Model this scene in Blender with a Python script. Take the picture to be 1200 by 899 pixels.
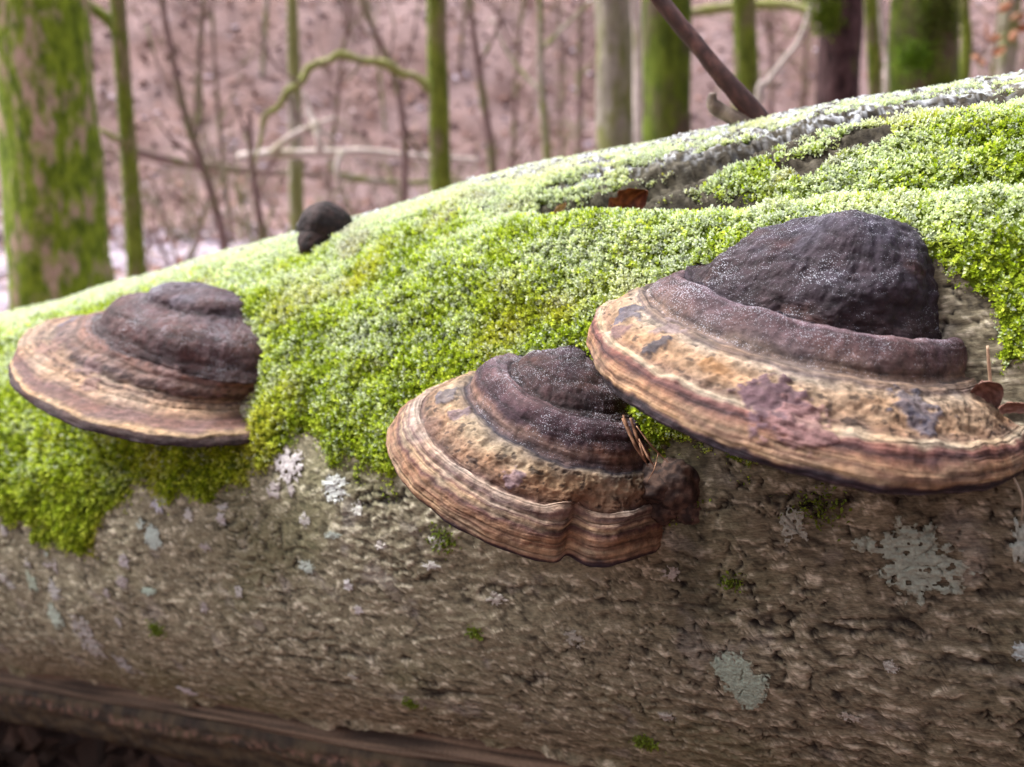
import bpy, math, random
import numpy as np
from mathutils import Vector, Matrix

R_ = math.radians
SC = bpy.context.scene
for o in list(bpy.data.objects):
    bpy.data.objects.remove(o)

# ------------------------------------------------------------------ camera, sky, sun, exposure
PITCH = R_(14.0)
CAM_Z = 1.0
cam_d = bpy.data.cameras.new('camera')
cam = bpy.data.objects.new('camera', cam_d)
SC.collection.objects.link(cam)
cam.location = (0, 0, CAM_Z)
cam.rotation_euler = (R_(90) - PITCH, 0, 0)
cam_d.sensor_width = 36.0
cam_d.lens = 18.0 / math.tan(R_(30))
cam_d.clip_start = 0.02
cam_d.clip_end = 400
cam_d.dof.use_dof = True
cam_d.dof.focus_distance = 0.55
cam_d.dof.aperture_fstop = 5.2
cam_d.dof.aperture_blades = 7
SC.camera = cam

SUN_EL, SUN_AZ = R_(58), R_(-62)          # azimuth from +Y towards +X
world = bpy.data.worlds.new('World')
SC.world = world
world.use_nodes = True
wn, wl = world.node_tree.nodes, world.node_tree.links
wn.clear()
sky = wn.new('ShaderNodeTexSky')
sky.sky_type = 'NISHITA'
sky.sun_disc = False
sky.sun_elevation = SUN_EL
sky.sun_rotation = SUN_AZ
sky.dust_density = 4.0
sky.air_density = 1.0
hsv = wn.new('ShaderNodeHueSaturation')     # overcast: an almost grey sky
hsv.inputs['Saturation'].default_value = 0.46
wbg = wn.new('ShaderNodeBackground')
wbg.inputs['Strength'].default_value = 0.13
wout = wn.new('ShaderNodeOutputWorld')
wl.new(sky.outputs[0], hsv.inputs['Color'])
wl.new(hsv.outputs[0], wbg.inputs['Color'])
wl.new(wbg.outputs[0], wout.inputs['Surface'])

sun_d = bpy.data.lights.new('sun', 'SUN')
sun_d.energy = 2.6
sun_d.angle = R_(24)
sun_d.color = (1.0, 0.985, 0.98)
sun = bpy.data.objects.new('sun', sun_d)
SC.collection.objects.link(sun)
sdir = Vector((math.sin(SUN_AZ) * math.cos(SUN_EL), math.cos(SUN_AZ) * math.cos(SUN_EL), math.sin(SUN_EL)))
sun.rotation_euler = sdir.to_track_quat('Z', 'Y').to_euler()

SC.view_settings.view_transform = 'Standard'
SC.view_settings.look = 'None'
SC.view_settings.exposure = 1.8
SC.view_settings.gamma = 1.0
SC.render.engine = 'CYCLES'
SC.cycles.max_bounces = 6
SC.cycles.diffuse_bounces = 3
SC.cycles.transmission_bounces = 4
SC.cycles.use_denoising = True

# ------------------------------------------------------------------ helpers
rng = np.random.default_rng(7)
random.seed(7)
F_PX = 600.0 / math.tan(R_(30))
CP, SP = math.cos(PITCH), math.sin(PITCH)


def lin(r, g, b):
    c = np.array([r, g, b], float) / 255.0
    return np.where(c <= 0.04045, c / 12.92, ((c + 0.055) / 1.055) ** 2.4)


def at(px, py, Y):
    """a point Y metres ahead of the tripod, on the sight line of a spot in the picture"""
    a, b = (px - 600.0) / F_PX, (449.5 - py) / F_PX
    d = Vector((a, CP + b * SP, -SP + b * CP))
    return Vector((0, 0, CAM_Z)) + d * (Y / d.y)


def tag(o, label=None, cat=None, group=None, kind=None):
    if label: o['label'] = label
    if cat: o['category'] = cat
    if group: o['group'] = group
    if kind: o['kind'] = kind
    return o


def empty(name, loc=(0, 0, 0)):
    o = bpy.data.objects.new(name, None)
    o.empty_display_size = 0.05
    o.location = loc
    SC.collection.objects.link(o)
    return o


def mesh_obj(name, verts, faces, mat, parent=None, col=None, smooth=True, grain=None):
    """verts (N,3) array; faces (M,3|4) int array; col (N,3) linear colour per vertex"""
    verts = np.ascontiguousarray(verts, dtype=np.float32)
    faces = np.ascontiguousarray(faces, dtype=np.int32)
    k = faces.shape[1]
    me = bpy.data.meshes.new(name)
    me.vertices.add(len(verts))
    me.vertices.foreach_set('co', verts.ravel())
    me.loops.add(faces.size)
    me.loops.foreach_set('vertex_index', faces.ravel())
    me.polygons.add(len(faces))
    me.polygons.foreach_set('loop_start', np.arange(0, faces.size, k, dtype=np.int32))
    me.polygons.foreach_set('loop_total', np.full(len(faces), k, dtype=np.int32))
    me.polygons.foreach_set('use_smooth', np.full(len(faces), smooth, dtype=bool))
    me.update(calc_edges=True)
    if col is not None:
        a = me.color_attributes.new('tint', 'FLOAT_COLOR', 'POINT')
        c4 = np.ones((len(verts), 4), np.float32)
        c4[:, :3] = np.clip(col, 0, 1)
        a.data.foreach_set('color', c4.ravel())
    if grain is not None:
        a = me.attributes.new('grain', 'FLOAT_VECTOR', 'POINT')
        a.data.foreach_set('vector', np.ascontiguousarray(grain, dtype=np.float32).ravel())
    me.materials.append(mat)
    o = bpy.data.objects.new(name, me)
    SC.collection.objects.link(o)
    if parent is not None:
        o.parent = parent
        if parent.type == 'EMPTY' or True:
            o.matrix_parent_inverse = parent.matrix_world.inverted() if parent.parent else Matrix.Translation(-parent.location)
    return o


def grid_faces(nr, nc):
    i = np.arange(nr - 1)[:, None] * nc + np.arange(nc - 1)[None]
    i = i.ravel()
    return np.stack([i, i + 1, i + nc + 1, i + nc], -1)


def submesh(verts, faces, keep):
    f = faces[keep]
    used = np.unique(f)
    m = np.full(len(verts), -1, np.int64)
    m[used] = np.arange(len(used))
    return used, m[f]


# --- noise
def _hash(ix, iy, iz, seed):
    h = (ix.astype(np.uint32) * np.uint32(374761393) + iy.astype(np.uint32) * np.uint32(668265263)
         + iz.astype(np.uint32) * np.uint32(2147483647) + np.uint32(seed * 144665 + 13))
    h = (h ^ (h >> np.uint32(13))) * np.uint32(1274126177)
    h = (h ^ (h >> np.uint32(15))) * np.uint32(2246822519)
    return h ^ (h >> np.uint32(16))


_G = np.random.default_rng(3).normal(size=(256, 3))
_G /= np.linalg.norm(_G, axis=1)[:, None]


def noise(x, y, z=0.0, seed=0):
    """gradient noise, about -1..1"""
    x, y, z = np.broadcast_arrays(np.asarray(x, float), np.asarray(y, float), np.asarray(z, float))
    ix, iy, iz = np.floor(x).astype(np.int64), np.floor(y).astype(np.int64), np.floor(z).astype(np.int64)
    fx, fy, fz = x - ix, y - iy, z - iz
    flat = not np.any(fz)
    w = lambda t: t * t * t * (t * (t * 6 - 15) + 10)
    u, v, ww = w(fx), w(fy), w(fz)
    out = 0
    for dz in ((0,) if flat else (0, 1)):
        for dy in (0, 1):
            for dx in (0, 1):
                g = _G[_hash(ix + dx, iy + dy, iz + dz, seed) & np.uint32(255)]
                d = g[..., 0] * (fx - dx) + g[..., 1] * (fy - dy) + g[..., 2] * (fz - dz)
                out = out + d * (u if dx else 1 - u) * (v if dy else 1 - v) * (1 if flat else (ww if dz else 1 - ww))
    return out * 1.6


def fbm(x, y, z=0.0, oct=4, seed=0, gain=0.5):
    x, y, z = np.asarray(x, float), np.asarray(y, float), np.asarray(z, float)
    a, s, f = 1.0, 0, 1.0
    for k in range(oct):
        s = s + a * noise(x * f, y * f, z * f, seed + k * 17)
        a *= gain
        f *= 2.03
    return s


def worley(x, y, seed=0, jit=0.9):
    """F1, F2 and a random id of the nearest cell"""
    x, y = np.asarray(x, float), np.asarray(y, float)
    ix, iy = np.floor(x).astype(np.int64), np.floor(y).astype(np.int64)
    f1 = np.full(x.shape, 9.0); f2 = np.full(x.shape, 9.0); cid = np.zeros(x.shape)
    zz = np.zeros_like(ix)
    for dy in (-1, 0, 1):
        for dx in (-1, 0, 1):
            h = _hash(ix + dx, iy + dy, zz, seed)
            jx = (h & np.uint32(1023)) / 1023.0 * jit + (1 - jit) / 2
            jy = ((h >> np.uint32(10)) & np.uint32(1023)) / 1023.0 * jit + (1 - jit) / 2
            d = np.hypot(ix + dx + jx - x, iy + dy + jy - y)
            rid = ((h >> np.uint32(20)) & np.uint32(1023)) / 1023.0
            near = d < f1
            f2 = np.where(near, f1, np.minimum(f2, d))
            cid = np.where(near, rid, cid)
            f1 = np.where(near, d, f1)
    return f1, f2, cid


def sstep(a, b, x):
    t = np.clip((np.asarray(x, float) - a) / (b - a), 0, 1)
    return t * t * (3 - 2 * t)


def mixc(a, b, t):
    return a * (1 - t[..., None]) + b * t[..., None]


def grid_normals(P):
    du = np.gradient(P, axis=0); dv = np.gradient(P, axis=1)
    n = np.cross(du, dv)
    return n / (np.linalg.norm(n, axis=-1, keepdims=True) + 1e-12)


# ------------------------------------------------------------------ materials
def new_mat(name):
    m = bpy.data.materials.new(name)
    m.use_nodes = True
    nt = m.node_tree
    b = nt.nodes['Principled BSDF']
    return m, nt, b


def tint_mat(name, rough=0.85, bump=0.3, bscale=300.0, var=0.18, dist=0.001, spec=0.25, stretch=(1, 1, 1), transl=0.0, speck=0.0, grain=False):
    """vertex tint x fine noise, with a fine noise bump; speck scatters frost grains"""
    m, nt, b = new_mat(name)
    L = nt.links
    at_ = nt.nodes.new('ShaderNodeAttribute'); at_.attribute_name = 'tint'
    tc = nt.nodes.new('ShaderNodeTexCoord')
    mp = nt.nodes.new('ShaderNodeMapping'); mp.inputs['Scale'].default_value = stretch
    if grain:
        ga = nt.nodes.new('ShaderNodeAttribute'); ga.attribute_name = 'grain'
        L.new(ga.outputs['Vector'], mp.inputs['Vector'])
    else:
        L.new(tc.outputs['Object'], mp.inputs['Vector'])
    nz = nt.nodes.new('ShaderNodeTexNoise')
    nz.inputs['Scale'].default_value = bscale
    nz.inputs['Detail'].default_value = 8
    nz.inputs['Roughness'].default_value = 0.72
    L.new(mp.outputs[0], nz.inputs['Vector'])
    mr = nt.nodes.new('ShaderNodeMapRange')
    mr.inputs['From Min'].default_value = 0.25; mr.inputs['From Max'].default_value = 0.75
    mr.inputs['To Min'].default_value = 1 - var * 1.6; mr.inputs['To Max'].default_value = 1 + var
    L.new(nz.outputs['Fac'], mr.inputs['Value'])
    mx = nt.nodes.new('ShaderNodeVectorMath'); mx.operation = 'SCALE'
    L.new(at_.outputs['Color'], mx.inputs[0]); L.new(mr.outputs[0], mx.inputs['Scale'])
    colour = mx.outputs[0]
    if speck > 0:
        vz = nt.nodes.new('ShaderNodeTexVoronoi'); vz.inputs['Scale'].default_value = 950
        L.new(tc.outputs['Object'], vz.inputs['Vector'])
        n2 = nt.nodes.new('ShaderNodeTexNoise'); n2.inputs['Scale'].default_value = 35; n2.inputs['Detail'].default_value = 4
        L.new(tc.outputs['Object'], n2.inputs['Vector'])
        ge = nt.nodes.new('ShaderNodeNewGeometry')
        sp = nt.nodes.new('ShaderNodeSeparateXYZ'); L.new(ge.outputs['True Normal'], sp.inputs[0])
        # frost grains settle on the faces that look up
        th = nt.nodes.new('ShaderNodeMath'); th.operation = 'MULTIPLY_ADD'
        L.new(n2.outputs['Fac'], th.inputs[0]); th.inputs[1].default_value = 0.7 * speck; th.inputs[2].default_value = -0.34 * speck
        t2 = nt.nodes.new('ShaderNodeMath'); t2.operation = 'MULTIPLY_ADD'
        L.new(sp.outputs['Z'], t2.inputs[0]); t2.inputs[1].default_value = 0.26 * speck; L.new(th.outputs[0], t2.inputs[2])
        lt = nt.nodes.new('ShaderNodeMath'); lt.operation = 'LESS_THAN'
        L.new(vz.outputs['Distance'], lt.inputs[0]); L.new(t2.outputs[0], lt.inputs[1])
        mc = nt.nodes.new('ShaderNodeMix'); mc.data_type = 'RGBA'
        sm = nt.nodes.new('ShaderNodeMath'); sm.operation = 'MULTIPLY'; sm.inputs[1].default_value = 0.42
        L.new(lt.outputs[0], sm.inputs[0]); L.new(sm.outputs[0], mc.inputs['Factor'])
        L.new(colour, mc.inputs['A']); mc.inputs['B'].default_value = (0.62, 0.64, 0.72, 1)
        colour = mc.outputs['Result']
    L.new(colour, b.inputs['Base Color'])
    b.inputs['Roughness'].default_value = rough
    b.inputs['Specular IOR Level'].default_value = spec
    if bump > 0:
        bp = nt.nodes.new('ShaderNodeBump')
        bp.inputs['Strength'].default_value = bump
        bp.inputs['Distance'].default_value = dist
        L.new(nz.outputs['Fac'], bp.inputs['Height'])
        L.new(bp.outputs[0], b.inputs['Normal'])
    if transl > 0:
        tr = nt.nodes.new('ShaderNodeBsdfTranslucent')
        L.new(colour, tr.inputs['Color'])
        ms = nt.nodes.new('ShaderNodeMixShader'); ms.inputs[0].default_value = transl
        L.new(b.outputs[0], ms.inputs[1]); L.new(tr.outputs[0], ms.inputs[2])
        L.new(ms.outputs[0], nt.nodes['Material Output'].inputs['Surface'])
    return m


def trunk_mat(name, bark, bark2, moss, moss2, cover, scale=5.0, moss_bias=0.0):
    """bark with patches of moss"""
    m, nt, b = new_mat(name)
    L = nt.links
    tc = nt.nodes.new('ShaderNodeTexCoord')
    mp = nt.nodes.new('ShaderNodeMapping'); mp.inputs['Scale'].default_value = (1, 1, 0.45)
    L.new(tc.outputs['Object'], mp.inputs['Vector'])

    def nz(sc, det, src=mp):
        n = nt.nodes.new('ShaderNodeTexNoise')
        n.inputs['Scale'].default_value = sc; n.inputs['Detail'].default_value = det; n.inputs['Roughness'].default_value = 0.6
        L.new(src.outputs[0], n.inputs['Vector'])
        return n

    def mix(fac, a, c):
        x = nt.nodes.new('ShaderNodeMix'); x.data_type = 'RGBA'
        L.new(fac, x.inputs['Factor'])
        for s, v in (('A', a), ('B', c)):
            if isinstance(v, tuple) or isinstance(v, np.ndarray):
                x.inputs[s].default_value = (*v, 1)
            else:
                L.new(v, x.inputs[s])
        return x.outputs['Result']

    def ramp(src, a, c):
        r = nt.nodes.new('ShaderNodeMapRange')
        r.inputs['From Min'].default_value = a; r.inputs['From Max'].default_value = c
        L.new(src, r.inputs['Value'])
        return r.outputs[0]
    n1, n2, n3 = nz(scale, 6), nz(scale * 5, 4), nz(scale * 2.2, 4)
    cb = mix(ramp(n2.outputs['Fac'], .35, .65), bark, bark2)
    cm = mix(ramp(n3.outputs['Fac'], .35, .65), moss, moss2)
    fac = ramp(n1.outputs['Fac'], 0.62 - cover * 0.3 - .07, 0.62 - cover * 0.3 + .07)
    L.new(mix(fac, cb, cm), b.inputs['Base Color'])
    b.inputs['Roughness'].default_value = 0.95
    b.inputs['Specular IOR Level'].default_value = 0.15
    bp = nt.nodes.new('ShaderNodeBump'); bp.inputs['Strength'].default_value = 0.8; bp.inputs['Distance'].default_value = 0.02
    L.new(n2.outputs['Fac'], bp.inputs['Height']); L.new(bp.outputs[0], b.inputs['Normal'])
    return m


M_BARK = tint_mat('bark', 0.9, 0.8, 230, 0.45, 0.0013, 0.18, stretch=(1, 3.4, 1), grain=True)
M_WOOD = tint_mat('wood', 0.75, 0.5, 260, 0.25, 0.0012, 0.25)
M_MOSS = tint_mat('moss', 0.8, 0.0, 200, 0.12, spec=0.2, transl=0.35)
M_MOSSBASE = tint_mat('moss_mat', 0.95, 0.7, 350, 0.35, 0.002, 0.1)
M_FUNGUS = tint_mat('fungus', 0.8, 0.75, 170, 0.42, 0.0022, 0.25)
M_CROWN = tint_mat('fungus_crust', 0.78, 0.85, 170, 0.45, 0.0024, 0.2, speck=1.0)
M_LICHEN = tint_mat('lichen', 0.95, 0.5, 500, 0.22, 0.0008, 0.1)
M_LEAF = tint_mat('dry_leaf', 0.6, 0.3, 500, 0.25, 0.0006, 0.35, transl=0.15)
M_TWIG = tint_mat('twig', 0.65, 0.5, 220, 0.3, 0.0012, 0.35)
M_LITTER = tint_mat('leaf_litter', 0.8, 0.0, 60, 0.2, spec=0.2)

# ------------------------------------------------------------------ the ground and the slope behind
def ground_z(x, y):
    x, y = np.asarray(x, float), np.asarray(y, float)
    rise = np.clip(y - 13.0 - 1.5 * np.sin(x * .13), 0, None)
    z = 0.50 * rise * sstep(0, 10, rise)
    back = np.clip(-y - 3.0, 0, None)                      # unseen rise added behind the tripod to block low sky light
    z = z + 0.62 * back * sstep(0, 5, back)
    z = z - 0.25 * np.exp(-((y - 12.3) / 1.2) ** 2)
    z = z + 0.12 * fbm(x * .25, y * .25, 0.0, 3, 5) * sstep(2.5, 6, np.hypot(x, y)) + 0.02 * fbm(x * 2, y * 2, 0.0, 2, 9)
    return z


def build_ground():
    def axis(a, b, n, p):
        t = np.linspace(-1, 1, n)
        t = np.sign(t) * np.abs(t) ** p
        return (t + 1) / 2 * (b - a) + a
    xs = axis(-90, 90, 220, 1.9)
    ys = np.concatenate([np.linspace(-60, -4, 15)[:-1], np.linspace(-4, 20, 120)[:-1], np.linspace(20, 120, 60)])
    Y, X = np.meshgrid(ys, xs, indexing='ij')
    P = np.stack([X, Y, ground_z(X, Y)], -1)
    frost = sstep(-0.5, 0.35, fbm(X * .8, Y * .8, 0.0, 4, 21)) * sstep(2.5, 4.5, Y) * (1 - 0.85 * sstep(12, 15, Y))
    c = mixc(lin(102, 78, 73)[None, None], lin(138, 112, 107)[None, None], sstep(-.5, .5, fbm(X * 1.5, Y * 1.5, 0.0, 4, 4)))
    c = mixc(c, lin(205, 192, 200)[None, None], 0.66 * frost)
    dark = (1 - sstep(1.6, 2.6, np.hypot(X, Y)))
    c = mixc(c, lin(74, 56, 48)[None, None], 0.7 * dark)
    m = tint_mat('forest_floor', 0.95, 1.0, 9, 0.4, 0.05, 0.1)
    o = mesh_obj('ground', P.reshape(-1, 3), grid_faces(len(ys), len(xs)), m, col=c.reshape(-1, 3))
    tag(o, kind='structure')


def build_litter():
    n1, n2 = 24000, 22000
    x = np.concatenate([rng.uniform(-1, 1, n1), rng.uniform(-1, 1, n2)])
    y = np.concatenate([rng.uniform(.6, 14, n1), rng.uniform(13, 46, n2)])
    x = x * (2.2 + y * .95)
    sz = rng.uniform(.028, .055, n1 + n2) * np.where(y > 13, 1.9, 1.0)
    z = ground_z(x, y) + rng.uniform(.004, .03, n1 + n2)
    N = len(x)
    a = rng.uniform(0, 2 * np.pi, N)
    tx, ty = rng.normal(0, .35, N), rng.normal(0, .35, N)
    e1 = np.stack([np.cos(a), np.sin(a), tx], -1); e2 = np.stack([-np.sin(a), np.cos(a), ty], -1)
    nn = np.stack([-tx, -ty, np.ones(N)], -1)
    loc = [(-1, 0, .25), (-.3, -.55, -.1), (.5, -.45, -.05), (1, 0, .3), (.5, .45, -.05), (-.3, .55, -.1)]
    V = np.stack([np.stack([x, y, z], -1) + sz[:, None] * (u * e1 + v * e2 + w * nn) for u, v, w in loc], 1)
    base = np.arange(N)[:, None] * 6
    Fq = np.concatenate([base + np.array([[0, 1, 2, 3]]), base + np.array([[0, 3, 4, 5]])])
    pal = np.array([lin(140, 92, 70), lin(168, 118, 92), lin(120, 76, 60), lin(178, 138, 118), lin(205, 180, 172), lin(92, 62, 54)])
    k = rng.choice(6, N, p=[.26, .24, .18, .17, .07, .08])
    fr = (rng.random(N) < .86 * sstep(2.5, 4.5, y) * (1 - .80 * sstep(12, 15, y)))
    c = pal[k]
    c[fr] = c[fr] * .35 + lin(215, 205, 215) * .65
    c = c * rng.uniform(.66, .90, (N, 1)) * np.array([.96, 1.0, 1.12])
    c[y > 13] = c[y > 13] * .6 + lin(128, 100, 95) * .34
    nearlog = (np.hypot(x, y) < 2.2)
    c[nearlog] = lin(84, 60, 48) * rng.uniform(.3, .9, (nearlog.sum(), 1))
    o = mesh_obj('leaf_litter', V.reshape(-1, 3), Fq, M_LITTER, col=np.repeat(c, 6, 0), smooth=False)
    tag(o, 'brown fallen leaves carpeting the forest floor and slope', 'leaf litter', kind='stuff')


build_ground()
build_litter()

# ------------------------------------------------------------------ the fallen log
LA = np.array([0.0, 0.951692, 0.678736])
LD = np.array([0.848437, -0.486917, 0.207523]); LD /= np.linalg.norm(LD)
LN = np.array([-0.497753, -0.867319, 0.0])
LU = np.array([-0.179989, 0.103295, 0.978230])
LR = 0.30
S0, S1 = -1.9, 1.15
PHI_EDGE = -41.0
MOSS_LOW = np.array([(-1.9, 8), (-.75, 8), (-.50, 6), (-.44, 1), (-.40, 0), (-.36, -3), (-.335, 0), (-.30, 7), (-.24, 9.5), (-.17, 10), (-.10, 10.5),
                     (-.06, 15), (-.04, 18), (-.01, 16.5), (.02, 13.5), (.06, 10.5), (.10, 10), (.16, 12), (.22, 16), (.30, 15), (.36, 10), (.42, 14), (.455, 27), (.475, 33), (.49, 30),
                     (.503, 25), (.515, 22), (.54, 19), (.7, 17), (1.2, 14)])
GROOVE_PHI = np.array([(-.2, 60), (.15, 58.5), (.19, 57), (.25, 54.5), (.31, 51.5), (.36, 48.6), (.43, 47.6), (.52, 44.5), (.8, 42), (1.2, 40)])
CRACK_PHI = np.array([(.16, 57.5), (.22, 58.5), (.29, 60), (.344, 62), (.397, 65.2), (.465, 67.7), (.508, 65.8), (.525, 64.9), (.8, 62)])


def log_r(s, ph):
    """radius of the bark's large shape; ph in degrees"""
    s, ph = np.asarray(s, float), np.asarray(ph, float)
    top = np.interp(s, [-1.9, -.66, -.3, .1, .25, .4, .52, .8], [-.03, -.026, -.012, -.002, -.006, -.007, -.02, -.035])
    r = LR + top * sstep(38, 75, ph)
    r = r + .010 * sstep(0, -30, ph) * (1 - sstep(.45, .75, s))
    r = r + .006 * noise(s * 2.3, ph * .02, 0.0, 41) + .004 * noise(s * 6, ph * .06, 0.0, 42)
    gp = np.interp(s, GROOVE_PHI[:, 0], GROOVE_PHI[:, 1])
    gw = sstep(.10, .22, s)
    d = ph - gp
    r = r - gw * .020 * np.exp(-(d / 3.0) ** 2) + gw * .010 * np.exp(-((d + 9) / 8) ** 2) - gw * .010 * np.exp(-((d - 5) / 5) ** 2)
    cp = np.interp(s, CRACK_PHI[:, 0], CRACK_PHI[:, 1])
    r = r - .009 * sstep(.18, .24, s) * np.exp(-((ph - cp) / 1.7) ** 2)
    return r


def log_pt(s, ph, off=0.0):
    r = (log_r(s, ph) + off)[..., None]
    a = np.radians(ph)[..., None]
    return LA + LD * np.asarray(s)[..., None] + r * (np.cos(a) * LN + np.sin(a) * LU)


def moss_mask(s, ph):
    """signed cover: > 0 where moss grows (in degrees from the nearest edge, roughly)"""
    s, ph = np.asarray(s, float), np.asarray(ph, float)
    low = np.interp(s, MOSS_LOW[:, 0], MOSS_LOW[:, 1])
    V = ph * .00524
    w = 4.5 * fbm(s * 22, V * 22, 0.0, 4, 61)
    m = ph - low + w
    m = np.minimum(m, 132 - ph + 3 * w)
    # bare bark in the groove and on the ridge
    gp = np.interp(s, GROOVE_PHI[:, 0], GROOVE_PHI[:, 1])
    g = sstep(.165, .19, s) * (1 - sstep(.34, .37, s))
    m = np.minimum(m, np.where(g > 0, (np.abs(ph - gp - 1.2) - 2.3 * g) * 2.0 + w * 1.1, 99))
    cp = np.interp(s, CRACK_PHI[:, 0], CRACK_PHI[:, 1])
    c = sstep(.17, .22, s) * (.75 + .5 * noise(s * 22, 0.0, .4, 79))
    m = np.minimum(m, np.where(c > 0, (np.abs(ph - cp) - (2.6 + 1.3 * sstep(.20, .26, s) * sstep(.40, .34, s)) * c) * 2.0 + w * 1.2, 99))
    ridge = sstep(59, 67, ph) * sstep(.04, .16, s) * (1 - .45 * sstep(.36, .42, s))
    m = m - ridge * (9.0 + 26 * fbm(s * 17, V * 60, 0.0, 4, 77, .6)) * (1 - .5 * sstep(70, 80, ph))
    m = m - 14 * np.exp(-((s + .105) / .016) ** 2 - ((ph - 27) / 5) ** 2)
    spots = fbm(s * 9, V * 12, 3.3, 3, 88)
    m = m - 40 * sstep(.72, .95, spots)
    return m


# bark: fine near strip in front, coarse behind
def bark_detail(s, ph):
    """height (m) and colour of the bark's small scales"""
    U, V = s, ph * .00524
    wx = .007 * fbm(U * 40, V * 60, 0.0, 3, 11)
    wy = .0045 * fbm(U * 38, V * 60, 0.0, 3, 12)
    f1, f2, cid = worley((U + wx) / .015, (V + wy) / .0045, 13, 1.0)
    g1, g2, gid = worley((U + wx * .6) / .0065, (V + wy) / .0030, 14, 1.0)
    edge = f2 - f1
    rough = .28 + .58 * sstep(-.5, .5, fbm(U * 8, V * 11, 0.0, 3, 18))
    scale_h = sstep(-.05, .55, edge) * (.25 + .75 * cid)
    fine = sstep(-.1, .6, g2 - g1) * gid
    # thin flakes lying along the grain: flat tops, sharp lower edges
    n1 = noise((U + wx) / .021, (V + wy) / .0062, 0.0, 19) + .25 * noise(U / .006, V / .003, 0.0, 24)
    n2 = noise((U + .7 * wx) / .012, (V + .7 * wy) / .0042, 0.0, 20) + .22 * noise(U / .004, V / .0024, 0.0, 25)
    p1, p2 = sstep(-.07, .09, n1), sstep(-.08, .10, n2)
    line = np.clip(np.exp(-((n1 + .10) / .085) ** 2) * .8 + np.exp(-((n2 + .11) / .09) ** 2) * .6, 0, 1)   # dark lines on the low side of the steps
    lipl = np.exp(-((n1 - .14) / .12) ** 2) * .6 + np.exp(-((n2 - .16) / .13) ** 2) * .4
    lip = .55 * p1 + .45 * p2 - .5
    und = fbm(U * 16, V * 30, 0.0, 3, 15)
    top_ = sstep(50, 60, ph)
    h = (.0009 * p1 + .0008 * p2 + .0005 * fine + .0003 * scale_h) * np.maximum(rough, .8 * top_) * (1 + 2.2 * top_) + (.0008 + .0024 * top_) * und
    seam = np.exp(-(noise(U * 5 + 60 * wx, V * 46 + 20 * wy, 0.0, 45) / .035) ** 2) * sstep(.0, .4, fbm(U * 6, V * 14, 0.0, 2, 46))     # a few long seams
    # short dark fissures across the grain
    k1, k2, _ = worley((U + 1.7 * wy) / .016, (V + 1.6 * wx) / .017, 23)
    where = sstep(-.05, .45, fbm(U * 9 + 3, V * 7, 0.0, 3, 29) + .55 * sstep(.10, .38, s) - .0)
    br = sstep(-.15, .25, fbm(U * 90, V * 70, 0.0, 2, 33))
    crack = (1 - sstep(.0, .10, k2 - k1)) * where * br
    h = h - .0028 * crack - .0022 * seam
    t = np.clip(.42 + .26 * fbm(U * 60, V * 110, 0.0, 4, 35) + .18 * lip + .16 * (fine - .3) + .34 * lipl, 0, 1)
    dk, md, lt = lin(60, 54, 44), lin(134, 127, 104), lin(214, 207, 182)
    c = mixc(mixc(np.broadcast_to(dk, t.shape + (3,)), md, sstep(.05, .5, t)), lt, sstep(.55, 1.0, t))
    red = sstep(.08, .42, s) * .75
    c = c * (1 - red[..., None] * np.array([.30, .36, .36]))
    green = .38 * sstep(.0, .7, fbm(U * 5, V * 8, 0.0, 3, 37)) * (1 - .6 * red)
    c = mixc(c, lin(104, 106, 66) * np.ones(3), green)
    pale = sstep(.35, .8, fbm(U * 24, V * 24, 0.0, 4, 39)) * .42 * (1 - .5 * red)
    c = mixc(c, lin(160, 153, 146) * np.ones(3), pale)
    c = mixc(c, lin(30, 26, 25) * np.ones(3), np.clip(crack * .95 + .8 * seam + .62 * line * sstep(-.5, .3, fbm(U * 35, V * 50, 0.0, 2, 44)), 0, .95))
    c = c * (1 + .16 * sstep(.15, -.15, s))[..., None]
    damp = (np.exp(-((s - .315) / .035) ** 2) * sstep(-24, 0, ph) + .8 * np.exp(-((s - .43) / .06) ** 2) * sstep(-12, 2, ph)) * sstep(-.6, .4, fbm(U * 30, V * 6, 0.0, 3, 47))
    c = c * (1 - .45 * np.clip(damp, 0, 1))[..., None]          # dark run-off stains below the brackets
    return h, c


def frost_amount(s, ph):
    V = ph * .00524
    f = .20 + .42 * sstep(16, 44, ph) + 1.25 * sstep(52, 74, ph) + .62 * fbm(s * 9, V * 16, 0.0, 3, 101) + .30 * fbm(s * 40, V * 50, 0.0, 2, 102)
    # a frosted patch by the far bracket and along the lip under the groove
    f = f + .55 * np.exp(-(((s + .07) / .05) ** 2 + ((ph - 30) / 7) ** 2))
    gp = np.interp(s, GROOVE_PHI[:, 0], GROOVE_PHI[:, 1])
    f = f + .35 * sstep(.3, .36, s) * np.exp(-((ph - gp + 5) / 3.2) ** 2)
    return f


def bark_edge(s):
    return PHI_EDGE + 2.0 * fbm(s * 18, s * 3 + 4, 0.0, 4, 51) + 1.5 * np.abs(noise(s * 110, 0.0, 0.5, 52)) - 2.5 * np.exp(-((s + .36) / .05) ** 2)


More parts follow.
